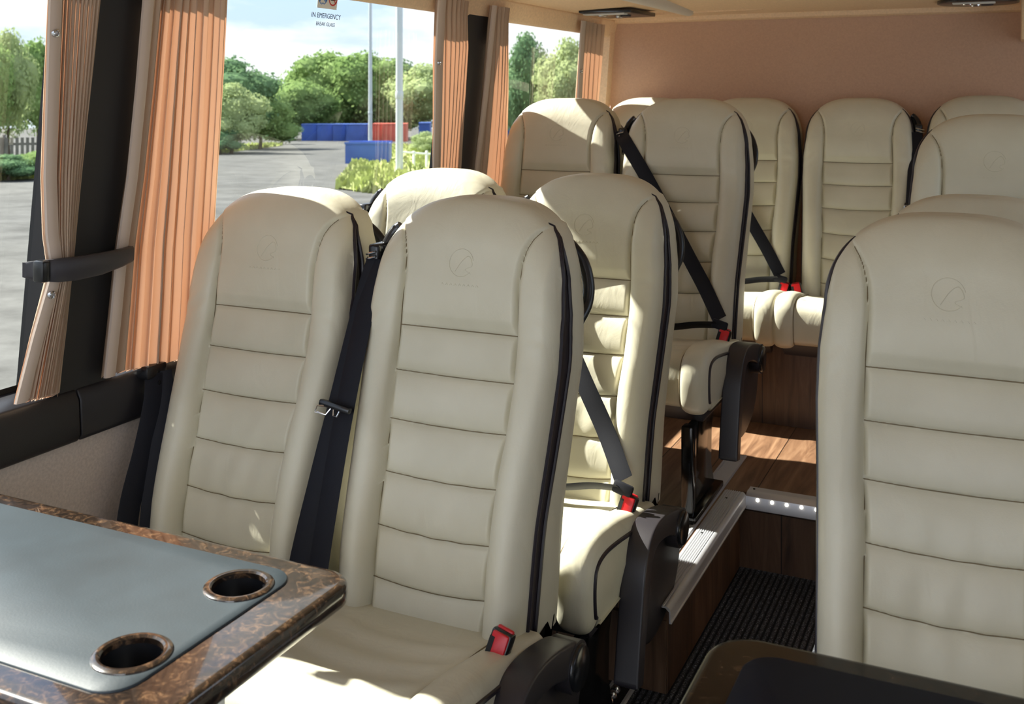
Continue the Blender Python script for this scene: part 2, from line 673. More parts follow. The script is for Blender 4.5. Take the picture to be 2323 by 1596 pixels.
# aluminium step nosings
def nosing_profile(w=0.062, drop=0.034):
    pts = [(0.0, 0.0), (0.0, 0.003)]
    n = 7
    for i in range(n):
        a = 0.004 + i * 0.0062
        pts += [(a, 0.003), (a + 0.0008, 0.0052), (a + 0.0040, 0.0052), (a + 0.0048, 0.003)]
    for k in range(7):
        t = k / 6 * PI / 2
        pts.append((w - 0.012 + 0.012 * math.sin(t), 0.0045 - 0.012 + 0.012 * math.cos(t)))
    pts += [(w, -drop + 0.004), (w + 0.003, -drop + 0.003), (w + 0.003, -drop), (w - 0.003, -drop), (w - 0.003, -0.008), (w - 0.012, 0.0)]
    return pts


mb = MB()
pf = nosing_profile()
mb.prism([(-0.762 + a, 0.2205 + b) for a, b in pf], 'y', 2.345, 3.118)
for y in (2.50, 2.78, 3.05):
    mb.lathe([(0.0, 0.2262), (0.0035, 0.2262), (0.0035, 0.2252)], (-0.742, y, 0), seg=10, mi=1)
struct('trim_5', mb, [M['alu'], M['black']], angle=25)
mb = MB()
mb.prism([(3.178 - a, 0.2205 + b * 0.8) for a, b in [(0, 0), (0, 0.003), (0.03, 0.003), (0.032, 0.005), (0.036, 0.005), (0.05, 0.002), (0.062, -0.006), (0.064, -0.012), (0.064, -0.052), (0.061, -0.055), (0.058, -0.055), (0.058, -0.012), (0.05, 0.0)]], 'x', -0.70, 0.6)
mb.lathe([(0.0, 0.2246), (0.0035, 0.2246), (0.0035, 0.222)], (-0.685, 3.16, 0), seg=10, mi=1)
for i in range(12):
    mb.lathe([(0.0, -0.003), (0.0045, -0.002), (0.005, 0.001)], (-0.665 + i * 0.042, 3.1135, 0.209), axis='y', seg=12, mi=2)
struct('trim_6', mb, [M['alu'], M['black'], M['led']], angle=25)

# seat tracks let into the floors
def track(name, x0, y0, y1, z, beads):
    mb = MB()
    w = 0.062
    prof = [(-w / 2, 0.0), (-w / 2 + 0.003, 0.005), (-w / 2 + 0.009, 0.005), (-w / 2 + 0.011, 0.002), (w / 2 - 0.011, 0.002), (w / 2 - 0.009, 0.005), (w / 2 - 0.003, 0.005), (w / 2, 0.0)]
    mb.grid([[(x0 + a, y, z + b) for a, b in prof] for y in (y0, y1)])
    mb.add([(x0 + a, y1, z + b) for a, b in prof], [tuple(range(8))])
    if beads:
        mb.box((x0 - 0.020, y0, z + 0.001), (x0 + 0.020, y1, z + 0.0032), mi=1)
        k = 0
        while y0 + 0.02 + k * 0.025 < y1 - 0.02:
            y = y0 + 0.02 + k * 0.025
            mb.lathe([(0.0, 0.016), (0.006, 0.0145), (0.0105, 0.009), (0.0115, 0.003)], (x0 - 0.006, y, z), seg=10, mi=2)
            k += 1
    struct(name, mb, [M['alu'], M['metal_black'], M['chrome']], angle=30)


track('floor_track_low', -0.825, 1.0, 2.38, 0.0, True)
track('floor_track_low_wall', -1.60, 1.0, 2.38, 0.0, True)
track('floor_track_high', -0.80, 2.42, 3.44, 0.2205, False)

# left wall below the windows, sill, black leatherette dado
mb = MB()
mb.prism([(-1.80, -0.05), (-1.72, -0.05), (-1.712, 0.72), (-1.80, 0.72)], 'y', -0.35, 4.55)
struct('wall_left', mb, M['sidewall'])
mb = MB()
for a, b in ((-0.35, 1.555), (1.558, 4.52)):
    mb.prism([(-1.80, 0.705), (-1.695, 0.702), (-1.688, 0.715), (-1.692, 0.785), (-1.702, 0.805), (-1.73, 0.812), (-1.80, 0.815)], 'y', a, b, bev=0.004)
struct('trim_7', mb, M['trim'], angle=50)
mb = MB()
for y0, y1 in ((1.488, 1.655), (3.08, 3.255)):
    mb.grid([[(xs(z) + dx, y, z) for y, dx in ((y0, -0.09), (y0, -0.004), (y0 + 0.004, 0.0), (y1 - 0.004, 0.0), (y1, -0.004), (y1, -0.09))] for z in (0.80, 1.79)])
struct('wall_pillars', mb, M['pillar'])
# black frit band printed round each pane
def pane(name, y0, y1, n, er=0.045):
    mb = MB()
    e = 0.045
    P = lambda y, z: (xs(z) - 0.075, y, z)
    mb.add([P(y0, 0.78), P(y1, 0.78), P(y1, 1.79), P(y0, 1.79), P(y0 + e, 0.78 + e), P(y1 - er, 0.78 + e), P(y1 - er, 1.79 - e), P(y0 + e, 1.79 - e)],
           [(0, 1, 5, 4), (1, 2, 6, 5), (2, 3, 7, 6), (3, 0, 4, 7)], 0)
    fr = struct('window_%d' % n, mb, M['black'])
    g = MB()
    g.add([(xs(z) - 0.08, y, z) for y, z in ((y0, 0.78), (y1, 0.78), (y1, 1.79), (y0, 1.79))], [(0, 1, 2, 3)])
    g.build('pane', M['glass'], fr)


pane('w', -0.30, 1.515, 1, 0.020)
pane('w', 1.62, 3.12, 2)
pane('w', 3.22, 4.46, 3)

# header beam, luggage rack underside, ceiling, rear wall
mb = MB()
mb.prism([(-1.80, 1.76), (-1.66, 1.668), (-1.63, 1.660), (-1.612, 1.655), (-1.600, 1.665), (-1.582, 1.725), (-1.60, 1.77), (-1.80, 1.83)], 'y', -1.4, 4.50, bev=0.003)
struct('trim_8', mb, M['headliner'], angle=50)
mb = MB()
mb.prism([(-1.60, 1.728), (-1.235, 1.752), (-1.22, 1.80), (-1.60, 1.99)], 'y', -1.4, 4.34, bev=0.004)
mb.prism([(-1.60, 1.7295), (-0.9, 1.745), (-0.9, 1.76), (-1.60, 1.76)], 'y', 4.30, 4.51)
struct('ceiling_rack', mb, M['headliner'], angle=50)
mb = MB()
mb.prism([(3.55, 1.775), (4.40, 1.742), (4.46, 1.74), (4.46, 1.99), (3.55, 1.99)], 'x', -1.21, 0.66)
mb.box((-1.80, -1.4, 1.97), (0.74, 4.56, 2.02))
struct('ceiling', mb, M['headliner'])
mb = MB()
mb.prism([(4.445, 1.742), (4.452, 1.722), (4.475, 1.715), (4.51, 1.72), (4.51, 1.76), (4.45, 1.76)], 'x', -1.60, 0.055, bev=0.003)
struct('trim_9', mb, M['headliner'], angle=50)
mb = MB()
mb.box((-1.62, 4.49, 0.22), (0.74, 4.53, 1.99))
struct('wall_rear', mb, M['rearwall'])
mb = MB()
mb.prism([(xs(0.5) + 0.0, 0.22), (xs(0.5) + 0.035, 0.22), (xs(1.70) + 0.004, 1.72), (xs(1.70) - 0.08, 1.72), (xs(0.5) - 0.09, 0.22)], 'y', 4.43, 4.492)
struct('trim_10', mb, M['headliner'])
mb = MB()
mb.box((0.045, 4.30, 1.60), (0.10, 4.49, 1.97), 0.008)
struct('trim_11', mb, M['headliner'])
# right side of the cabin: low wall, header, pillars (beyond the frame), and an added light-blocking panel behind the camera
mb = MB()
mb.box((0.66, -1.4, -0.05), (0.72, 4.55, 0.98))
mb.box((0.60, -1.4, 1.70), (0.72, 4.55, 2.0))
for y, w in ((-0.2, 0.3), (1.35, 0.5), (2.95, 0.5), (4.25, 0.3)):
    mb.box((0.62, y, 0.78), (0.70, y + w, 1.70))
struct('wall_right', mb, M['sidewall'])
mb = MB()
mb.box((0.02, -0.95, -0.05), (0.72, -0.91, 2.0))  # unseen panel, added to dim the seats across the walkway
struct('light_block_front', mb, M['sidewall'])


mb = MB()
mb.add([(0.71, y, z) for y, z in ((-1.4, 0.78), (4.5, 0.78), (4.5, 1.70), (-1.4, 1.70))], [(0, 1, 2, 3)])
struct('window_4', mb, M['glass'])


# ------------------------------------------------------------------ coach seat
K = 0.243
ZB = 0.405


def Wz(z):
    return np.interp(z, [0.40, 0.50, 0.62, 0.77, 0.88, 0.96, 1.04], [0.190, 0.192, 0.194, 0.201, 0.207, 0.206, 0.199])


def ztop(s):
    s = np.abs(s)
    return 1.035 + 0.157 * np.sqrt(np.clip(1 - s ** 3.0, 0, 1))


def seam_x(z):
    """half spacing of the two long bolster seams"""
    return np.interp(z, [0.40, 0.46, 0.60, 0.70, 0.77, 0.87, 0.95, 1.04, 1.08, 1.105, 1.122, 1.135, 1.145, 1.155], [0.120, 0.121, 0.122, 0.122, 0.128, 0.131, 0.129, 0.126, 0.129, 0.135, 0.143, 0.153, 0.165, 0.180])


HS = [0.493, 0.584, 0.677, 0.769, 0.858, 0.943]


def sag(x, z):
    return -0.010 * (1 - (x / 0.13) ** 2) * np.interp(z, [0.45, 0.70, 0.95], [1.6, 0.8, 0.2])


def front(x, z, s):
    """forward bulge of the padded front face at (x, z); s = share of half width"""
    ax = np.abs(x)
    xsm = seam_x(z)
    w = Wz(np.minimum(z, 1.035))
    F = 0.012 * np.exp(-((z - 0.60) / 0.13) ** 2) + 0.014 * sstep(0.90, 1.04, z)
    # bolsters
    t = np.clip((ax - xsm) / np.maximum(w - xsm, 1e-4), 0, 1.2)
    B = np.interp(z, [0.40, 0.55, 0.75, 0.90, 1.00, 1.10, 1.15], [0.038, 0.046, 0.040, 0.025, 0.015, 0.008, 0.0])
    bol = np.clip(1 - (2 * np.clip(t, 0, 1) ** 0.85 - 1) ** 2, 0, 1) ** 0.55
    F = F + np.where(ax > xsm, B * bol, 0)
    # hollow of the middle panel
    ins = np.clip(1 - (ax / np.maximum(xsm, 1e-3)) ** 2, 0, 1)
    F = F - np.where(ax < xsm, 0.010 * ins * (1 - 0.6 * sstep(0.93, 1.0, z)), 0)
    # pleats between the cross seams
    zz = z - sag(x, z)
    edges = [0.40] + HS
    pl = np.zeros_like(z)
    for a, b in zip(edges[:-1], edges[1:]):
        q = (zz - a) / (b - a)
        pl = np.where((q >= 0) & (q < 1), 0.0095 * (1 - np.abs(2 * q - 1) ** 2.6) * (1.12 - 0.24 * q), pl)
    fade = sstep(0.0, 0.012, xsm - ax)
    F = F + pl * fade
    F = F + np.where(zz > HS[-1], 0.0085 * sstep(HS[-1], HS[-1] + 0.03, zz), 0) * fade
    # seam grooves
    g = 0.0045 * np.exp(-((ax - xsm) / 0.0036) ** 2) * (z < 1.165)
    for h in HS:
        g = np.maximum(g, 0.0036 * np.exp(-((zz - h) / 0.0034) ** 2) * (ax < xsm))
    F = F - g
    # creases: slanting on the bolsters by the head seam, upright in the small of the back
    F = F + np.where(ax > xsm, 0.0016 * np.sin(150 * (z + 0.55 * ax) + 3 * np.sin(20 * x)) * np.exp(-((z - 0.955) / 0.035) ** 2) * np.clip(t, 0, 1), 0)
    F = F + np.where(ax < xsm, 0.0016 * np.sin(95 * x + 2.2 * np.sin(14 * z) + 6 * x * z) * np.exp(-((z - 0.60) / 0.10) ** 2) * ins, 0)
    # roll over at the border
    ds = w * (1 - s)
    dt = np.maximum(ztop(s) - z, 0)
    r1, r2 = 0.022, 0.085
    q1 = np.clip(1 - ds / r1, 0, 1)
    q2 = np.clip(1 - dt / r2, 0, 1)
    q = np.clip((q1 ** 3 + q2 ** 3) ** (1 / 3), 0, 1)
    dep = 0.024 + 0.030 * (q2 / (q1 + q2 + 1e-6))
    F = F - dep * (1 - np.sqrt(np.clip(1 - q * q, 0, 1)))
    return F


def bpt(x, z, back=0.0, s=None):
    x = np.asarray(x, float)
    z = np.asarray(z, float)
    if s is None:
        s = np.clip(np.abs(x) / Wz(np.minimum(z, 1.035)), 0, 1)
    return np.stack([x, K * (z - 0.45) - front(x, z, s) + back, z], -1)


def back_outline(n=44):
    """border of the back cushion: left foot, up, over the crown, down; (x, z, s)"""
    o = []
    for z in np.linspace(ZB, 1.02, n):
        o.append((-float(Wz(z)), float(z), 1.0))
    for a in np.linspace(1, -1, 61):
        ss = math.sin(a * PI / 2)
        ss = max(-1, min(1, ss))
        o.append((-0.199 * ss, float(ztop(ss)), abs(ss)))
    for z in np.linspace(1.02, ZB, n):
        o.append((float(Wz(z)), float(z), 1.0))
    return o


OUT = back_outline()


def gdepth(z, x):
    return float(np.interp(z, [0.40, 0.60, 0.80, 0.90, 0.97, 1.04, 1.09, 1.13, 1.15], [0.036, 0.040, 0.048, 0.050, 0.042, 0.028, 0.015, 0.005, 0.0]))


def pipe_pts(sign, back):
    L = [(x, z, s) for x, z, s in OUT if x * sign > 0 and z < 1.152]
    if sign > 0:
        L = L[::-1]
    return [tuple(bpt(x + sign * 0.001, z, (gdepth(z, x) if back else 0.0) + 0.001, s)) for x, z, s in L]


MESH = {}


def build_seat_meshes():
    # padded front
    mb = MB()
    nu, nv = 150, 300
    uu = np.linspace(-1, 1, nu)
    S = 0.62 * uu + 0.38 * np.sin(uu * PI / 2)
    V = np.concatenate([np.linspace(0, 0.86, int(nv * 0.8), endpoint=False), np.linspace(0.86, 1, int(nv * 0.2))])
    Sg, Vg = np.meshgrid(S, V)
    Zg = ZB + Vg * (ztop(Sg) - ZB)
    Xg = Sg * Wz(np.minimum(Zg, 1.035))
    mb.grid(bpt(Xg, Zg, 0.0, np.abs(Sg)))
    # stitch lines lie in the grooves
    for sg in (-1, 1):
        zz = np.linspace(0.43, 1.155, 110)
        xx = sg * seam_x(zz)
        keep = (np.abs(xx) < Wz(np.minimum(zz, 1.035)) - 0.004) & (zz < ztop(np.abs(xx) / Wz(np.minimum(zz, 1.035))) - 0.003)
        P = bpt(xx[keep], zz[keep], -0.0012)
        mb.tube([tuple(p) for p in P], 0.0012, 5, mi=1)
    for h in HS:
        xm = float(seam_x(h))
        xx = np.linspace(-xm, xm, 50)
        P = bpt(xx, h + sag(xx, h), -0.0009)
        mb.tube([tuple(p) for p in P], 0.0012, 5, mi=1)
    MESH['backrest'] = mb.mesh('backrest', [M['leather'], M['thread']], angle=60)
    # rear shell: cream side panels and back
    mb = MB()
    rows = []
    for (sx, dz, back) in ((1.0, 0, 0.0), (1.012, 0, 0.008), (1.022, 0, 0.030), (1.026, 0, 0.055), (1.015, 0, 0.076), (0.97, -0.006, 0.092), (0.90, -0.02, 0.100), (0.72, -0.08, 0.106), (0.40, -0.2, 0.108), (0.08, -0.34, 0.108)):
        row = []
        for x, z, s in OUT:
            b = bpt(x, z, 0, s)
            depth = back * float(np.interp(z, [0.42, 0.60, 0.80, 1.0, 1.1], [1.35, 1.15, 0.9, 0.85, 0.8]))
            zz = z + dz * ((z - 0.75) / 0.44 if z > 0.75 else 0.0)
            row.append((x * sx, b[1] + gdepth(z, x) + depth + K * (zz - z), zz))
        rows.append(row)
    mb.grid(rows)
    MESH['shell'] = mb.mesh('back_shell', [M['leather']], angle=70)
    # zip gusset and its two piped edges, one of each per side
    for nm, sg in (('_l', -1), ('_r', 1)):
        a = pipe_pts(sg, False)
        b = pipe_pts(sg, True)
        mb = MB()
        rows = [a, [(p[0] - sg * 0.004, p[1] * 0.8 + q[1] * 0.2, p[2]) for p, q in zip(a, b)], [(p[0] - sg * 0.001, (p[1] + q[1]) / 2, p[2]) for p, q in zip(a, b)],
                [(p[0] - sg * 0.004, p[1] * 0.2 + q[1] * 0.8, p[2]) for p, q in zip(a, b)], b]
        mb.grid(rows)
        MESH['gusset' + nm] = mb.mesh('zip_gusset', [M['gusset']])
        mb = MB()
        n = len(a)
        rr = [0.0042 * min(1, 0.35 + (n - 1 - i) / 6.0) for i in range(n)]
        mb.tube(a + b[::-1][1:], rr + rr[::-1][1:], 7)
        MESH['piping' + nm] = mb.mesh('piping', [M['piping']])
    # embossed badge
    mb = MB()
    def on(x, z, lift=0.0002):
        return tuple(bpt(np.array(x), np.array(z), -lift))
    ring = [on(0.026 * math.cos(a), 1.072 + 0.026 * math.sin(a)) for a in np.linspace(0.2, 5.6, 40)]
    mb.tube(ring, 0.0007, 5)
    mb.tube([on(x, z) for x, z in smoothpath([(-0.012, 1.055), (0.002, 1.076), (0.016, 1.085), (0.024, 1.068), (0.010, 1.060), (0.022, 1.052)], 6)], 0.0007, 5)
    for k in range(9):
        x = -0.040 + k * 0.0095
        mb.tube([on(x, 1.0285), on(x + 0.003, 1.0325), on(x + 0.0055, 1.0290)], 0.0006, 4)
    MESH['badge'] = mb.mesh('embossed_badge', [M['leather']])
    # cushion
    prof = smoothpath([(0.03, 0.440), (-0.05, 0.452), (-0.16, 0.466), (-0.25, 0.479), (-0.318, 0.485), (-0.366, 0.479), (-0.394, 0.459), (-0.405, 0.425), (-0.405, 0.385), (-0.398, 0.350), (-0.380, 0.336)], 9)
    P = np.array(prof)
    T = np.gradient(P, axis=0)
    T /= np.linalg.norm(T, axis=1)[:, None]
    Nn = np.stack([T[:, 1], -T[:, 0]], -1)        # outward (up / forward)
    Nn[:, 0], Nn[:, 1] = T[:, 1], -T[:, 0]
    arc = np.concatenate([[0], np.cumsum(np.linalg.norm(np.diff(P, axis=0), axis=1))])
    wc = 0.224
    xx = np.sin(np.linspace(-1, 1, 91) * PI / 2) * 0.3 * wc + np.linspace(-1, 1, 91) * 0.7 * wc
    rows = []
    for i in range(len(P)):
        ax = np.abs(xx)
        sm = 0.152 + 0.005 * math.cos(arc[i] * 6)
        t = np.clip((ax - sm) / (wc - sm), 0, 1)
        D = np.where(ax > sm, (0.004 + 0.013 * float(sstep(0.05, 0.24, arc[i]))) * np.clip(1 - (2 * t ** 0.9 - 1) ** 2, 0, 1) ** 0.6, 0.0)
        D = D - 0.008 * np.clip(1 - (ax / sm) ** 2, 0, 1) * float(sstep(0.5, 0.3, arc[i]))
        ph = (arc[i] - 0.10 - 0.035 * (1 - (ax / sm) ** 2)) / 0.085
        D = D + np.where(ax < sm, 0.0036 * np.sin(2 * PI * ph) * sstep(0, 0.04, sm - ax) * float(sstep(0.08, 0.14, arc[i]) * sstep(0.42, 0.36, arc[i])), 0)
        D = D - 0.003 * np.exp(-((ax - sm) / 0.003) ** 2)
        e = np.clip(1 - (wc - ax) / 0.02, 0, 1)
        D = D - 0.020 * (1 - np.sqrt(np.clip(1 - e * e, 0, 1)))
        rows.append(np.stack([xx, P[i, 0] - 0 + (Nn[i, 0]) * D, P[i, 1] + Nn[i, 1] * D], -1))
    G = np.array(rows)
    mb = MB()
    mb.grid(G)
    for sg, j in ((-1, 0), (1, -1)):
        edge = G[:, j]
        mid = np.stack([edge[:, 0] + sg * 0.004, edge[:, 1] * 0.97, 0.5 * edge[:, 2] + 0.5 * 0.340], -1)
        low = np.stack([edge[:, 0] - sg * 0.006, edge[:, 1] * 0.95, np.full(len(edge), 0.332)], -1)
        mb.grid(np.array([edge, mid, low]), flip=(sg > 0))
    lo = np.stack([G[:, 0] * [1, 0.95, 0] + [0, 0, 0.332], G[:, -1] * [1, 0.95, 0] + [0, 0, 0.332]])
    mb.grid(lo)
    for sg in (-1, 1):
        pts = []
        for i in range(2, len(P) - 2):
            sm = 0.152 + 0.005 * math.cos(arc[i] * 6)
            gy = float(np.interp(sg * sm, xx, G[i, :, 1]))
            gz_ = float(np.interp(sg * sm, xx, G[i, :, 2]))
            pts.append((sg * sm, gy + Nn[i, 0] * 0.0012, gz_ + Nn[i, 1] * 0.0012))
        mb.tube(pts, 0.0014, 5, mi=1)
    MESH['cushion'] = mb.mesh('cushion', [M['leather'], M['thread']], angle=60)
    for nm, j in (('_l', 0), ('_r', -1)):
        mb = MB()
        mb.tube([tuple(p) for p in G[4:-2, j]], 0.0046, 8)
        MESH['cushion_piping' + nm] = mb.mesh('cushion_piping', [M['piping']])
    # black pan under the cushion
    mb = MB()
    mb.prism([(-0.36, 0.334), (0.09, 0.334), (0.13, 0.42), (0.10, 0.42), (0.05, 0.285), (-0.33, 0.285)], 'x', -0.195, 0.195, bev=0.006)
    MESH['pan'] = mb.mesh('seat_pan', [M['plastic']])
    # armrest swung down
    cl = smoothpath([(0.055, 0.390), (0.02, 0.410), (-0.05, 0.430), (-0.120, 0.436), (-0.165, 0.420), (-0.193, 0.378), (-0.214, 0.30), (-0.232, 0.23), (-0.246, 0.165)], 8)
    n = len(cl)
    rows = []
    for i in range(n):
        a = np.array(cl[max(i - 1, 0)])
        b = np.array(cl[min(i + 1, n - 1)])
        t = (b - a) / np.linalg.norm(b - a)
        nn = np.array([t[1], -t[0]])
        q = i / (n - 1)
        hh = np.interp(q, [0, 0.2, 0.5, 1.0], [0.036, 0.027, 0.022, 0.019])
        hw = 0.0275
        row = []
        m = 32
        for k in range(m):
            ang = 2 * PI * k / m
            ca, sa = math.cos(ang), math.sin(ang)
            px = hw * math.copysign(abs(ca) ** 0.15, ca)
            pn = hh * math.copysign(abs(sa) ** 0.15, sa)
            row.append((0.247 + px, cl[i][0] + nn[0] * pn, cl[i][1] + nn[1] * pn))
        rows.append(row)
    mb = MB()
    mb.grid(rows, wrap_u=True)
    for row in (rows[0], rows[-1]):
        c = np.mean(np.array(row), axis=0)
        mb.add([tuple(np.array(p) * 0.8 + c * 0.2 + np.array([0, 0, -0.004 if row is rows[-1] else 0])) for p in row], [tuple(range(32))])
        mb.grid([row, [tuple(np.array(p) * 0.8 + c * 0.2 + np.array([0, 0, -0.004 if row is rows[-1] else 0])) for p in row]], wrap_u=True)
    mb.lathe([(0.0, 0.222), (0.042, 0.222), (0.045, 0.227), (0.045, 0.276), (0.0, 0.276)], (0, 0.055, 0.385), axis='x', seg=32)
    MESH['armrest'] = mb.mesh('armrest', [M['plastic']], angle=50)
    mb = MB()
    mb.lathe([(0.0, 0.284), (0.036, 0.2835), (0.0395, 0.280), (0.040, 0.275), (0.0, 0.275)], (0, 0.055, 0.385), axis='x', seg=32)
    MESH['cap'] = mb.mesh('pivot_cap', [M['plastic_gloss']], angle=50)
    # moulded side cover behind the armrest
    mb = MB()
    mb.prism(smoothpath([(-0.150, 0.365), (-0.10, 0.395), (0.03, 0.405), (0.11, 0.395), (0.150, 0.335), (0.135, 0.265), (0.075, 0.205), (-0.03, 0.175), (-0.12, 0.185), (-0.155, 0.24), (-0.160, 0.31)], 5)[:-1], 'x', 0.216, 0.246, bev=0.008)
    MESH['cover'] = mb.mesh('side_cover', [M['plastic']], angle=50)
    # grab handle on the shoulder
    def yb(z):
        return K * (z - 0.45)
    hp = smoothpath([(0.095, yb(1.13) + 0.085, 1.130), (0.140, yb(1.11) + 0.135, 1.112), (0.180, yb(1.07) + 0.160, 1.068), (0.199, yb(1.02) + 0.166, 1.02), (0.201, yb(0.98) + 0.160, 0.98), (0.196, yb(0.95) + 0.135, 0.952)], 7)
    mb = MB()
    mb.tube(hp, 0.0125, 12)
    MESH['handle'] = mb.mesh('grab_handle', [M['plastic_gloss']])
    # belt guide on the other shoulder
    gp = smoothpath([(-0.186, yb(1.12) + 0.066, 1.116), (-0.200, yb(1.11) + 0.065, 1.106), (-0.210, yb(1.09) + 0.062, 1.088), (-0.216, yb(1.06) + 0.058, 1.058), (-0.212, yb(1.00) + 0.056, 1.00)], 7)
    mb = MB()
    mb.tube(gp, 0.011, 12, flat=(0.024, 0.014, (1, 0, 0.4)))
    mb.box((-0.230, yb(1.07) + 0.004, 1.045), (-0.204, yb(1.07) + 0.055, 1.092), 0.006)
    MESH['guide'] = mb.mesh('belt_guide', [M['plastic_gloss']], angle=50)
    mb = MB()
    for dz in (0.0, 0.010):
        mb.tube([(-0.236, yb(1.06) + 0.012, 1.060 + dz), (-0.222, yb(1.06) + 0.000, 1.064 + dz), (-0.208, yb(1.06) + 0.002, 1.068 + dz)], 0.0024, 8)
    MESH['chrome'] = mb.mesh('chrome_clip', [M['chrome']])
    # mirror versions for seats whose belt hangs on the other side
    for k, mat in (('guide', M['plastic_gloss']), ('chrome', M['chrome'])):
        me = MESH[k].copy()
        me.transform(Matrix.Scale(-1, 4, (1, 0, 0)))
        me.flip_normals()
        MESH[k + '_m'] = me
    # buckle
    def buckle(sg, name):
        mt = Matrix.Translation((sg * 0.190, -0.092, 0.468)) @ Matrix.Rotation(R(-16), 4, 'X') @ Matrix.Rotation(R(sg * 14), 4, 'Y') @ Matrix.Scale(1.2, 4)
        mb = MB()
        mb.box((-0.016, -0.009, -0.052), (0.016, 0.011, 0.026), 0.004, mat=mt)
        MESH['buckle' + name] = mb.mesh('belt_buckle', [M['plastic_gloss']])
        mb = MB()
        mb.box((-0.0125, -0.013, -0.030), (0.0135, -0.006, 0.024), 0.003, mat=mt)
        mb.box((-0.013, 0.0, 0.018), (0.013, 0.009, 0.029), 0.003, mat=mt)
        mb.box((-0.0135, -0.0136, -0.012), (-0.006, -0.0125, 0.016), 0.0, mat=mt, mi=1)
        MESH['button' + name] = mb.mesh('release_button', [M['red'], M['black']])
    buckle(1, '')
    buckle(-1, '_m')
    # pedestal
    for nm, zf in (('leg_low', 0.004), ('leg_platform', 0.030)):
        mb = MB()
        mb.box((0.150, -0.405, zf), (0.185, -0.365, 0.290), 0.006)
        mb.prism([(-0.37, zf + 0.02), (-0.37, 0.29), (-0.13, 0.29), (-0.16, 0.22), (-0.165, 0.12), (-0.13, zf + 0.02)], 'x', 0.160, 0.175, bev=0.004)
        mb.box((0.140, -0.415, zf), (0.195, -0.10, zf + 0.018), 0.004)
        MESH[nm] = mb.mesh('pedestal', [M['metal_black']], angle=40)


build_seat_meshes()


def yfront(x, z):
    return float(bpt(np.array(x), np.array(z))[1])


def belt_worn(sg):
    """shoulder strap across the back from the sg=-1/+1 side, buckled on the other side, and a lap strap"""
    mb = MB()
    pts = []
    a = np.array((sg * 0.180, 1.035))
    b = np.array((-sg * 0.174, 0.522))
    for t in np.linspace(0, 1, 7):
        p = a * (1 - t) + b * t
        pts.append((p[0], yfront(p[0], p[1]) - 0.008 - 0.014 * math.sin(PI * t) - 0.03 * t, p[1]))
    y0 = K * (1.07 - 0.45)
    pts = smoothpath([(sg * 0.228, y0 + 0.028, 1.085), (sg * 0.214, y0 - 0.004, 1.068)] + pts, 6)
    mb.ribbon(pts, [Vector((0.83, -0.13 * sg, -0.56 * sg)) for _ in pts], 0.046)
    tg = Matrix.Translation((-sg * 0.180, -0.090, 0.508)) @ Matrix.Rotation(R(-16), 4, 'X') @ Matrix.Rotation(R(-sg * 14), 4, 'Y')
    mb.box((-0.024, -0.007, -0.012), (0.024, 0.006, 0.016), 0.005, mat=tg)
    lap = smoothpath([(sg * 0.205, -0.03, 0.430), (sg * 0.15, -0.075, 0.492), (0.0, -0.085, 0.486), (-sg * 0.10, -0.075, 0.500), (-sg * 0.176, -0.090, 0.510)], 6)
    mb.ribbon(lap, (0, -0.8, 0.62), 0.044)
    return mb


def belt_hanging(sg):
    mb = MB()
    z0 = 1.062
    y0 = K * (z0 - 0.45) + 0.008
    A = smoothpath([(sg * 0.207, y0, z0), (sg * 0.216, y0 - 0.035, 0.98), (sg * 0.226, 0.050, 0.80), (sg * 0.238, 0.000, 0.66), (sg * 0.252, -0.050, 0.50), (sg * 0.254, -0.060, 0.40)], 6)
    B = smoothpath([(sg * 0.207, y0 - 0.002, z0), (sg * 0.208, y0 - 0.040, 0.98), (sg * 0.204, 0.038, 0.80), (sg * 0.200, -0.016, 0.66), (sg * 0.198, -0.066, 0.50), (sg * 0.200, -0.072, 0.40)], 6)
    n = len(A)
    mb.ribbon(A, [Vector((1, 0.25 * (1 - i / n), 0)) for i in range(n)], 0.047)
    mb.ribbon(B, [Vector((1, -0.12, 0)) for i in range(n)], 0.047)
    tg = MB()
    c = Matrix.Translation((sg * 0.214, 0.018, 0.795)) @ Matrix.Rotation(R(-14), 4, 'X') @ Matrix.Rotation(R(8), 4, 'Y')
    tg.box((-0.036, -0.010, -0.006), (0.036, 0.004, 0.007), 0.004, mat=c)
    pts = [c @ Vector(p) for p in ((-0.006, -0.006, -0.004), (-0.012, -0.010, -0.018), (-0.034, -0.016, -0.018), (-0.034, -0.014, -0.006), (-0.022, -0.008, -0.004))]
    tg.tube(pts, 0.0018, 6, mi=1)
    tg.tube([c @ Vector(p) for p in ((0.0, -0.006, -0.005), (0.004, -0.008, -0.016), (0.012, -0.008, -0.016), (0.014, -0.006, -0.005))], 0.0016, 6, mi=1)
    return mb, tg


for nm, sg in (('', -1), ('_m', 1)):
    MESH['worn' + nm] = belt_worn(sg).mesh('seat_belt', [M['webbing']])
    a, b = belt_hanging(sg)
    MESH['hang' + nm] = a.mesh('seat_belt', [M['webbing']])
    MESH['tongue' + nm] = b.mesh('belt_tongue', [M['plastic_gloss'], M['chrome']])


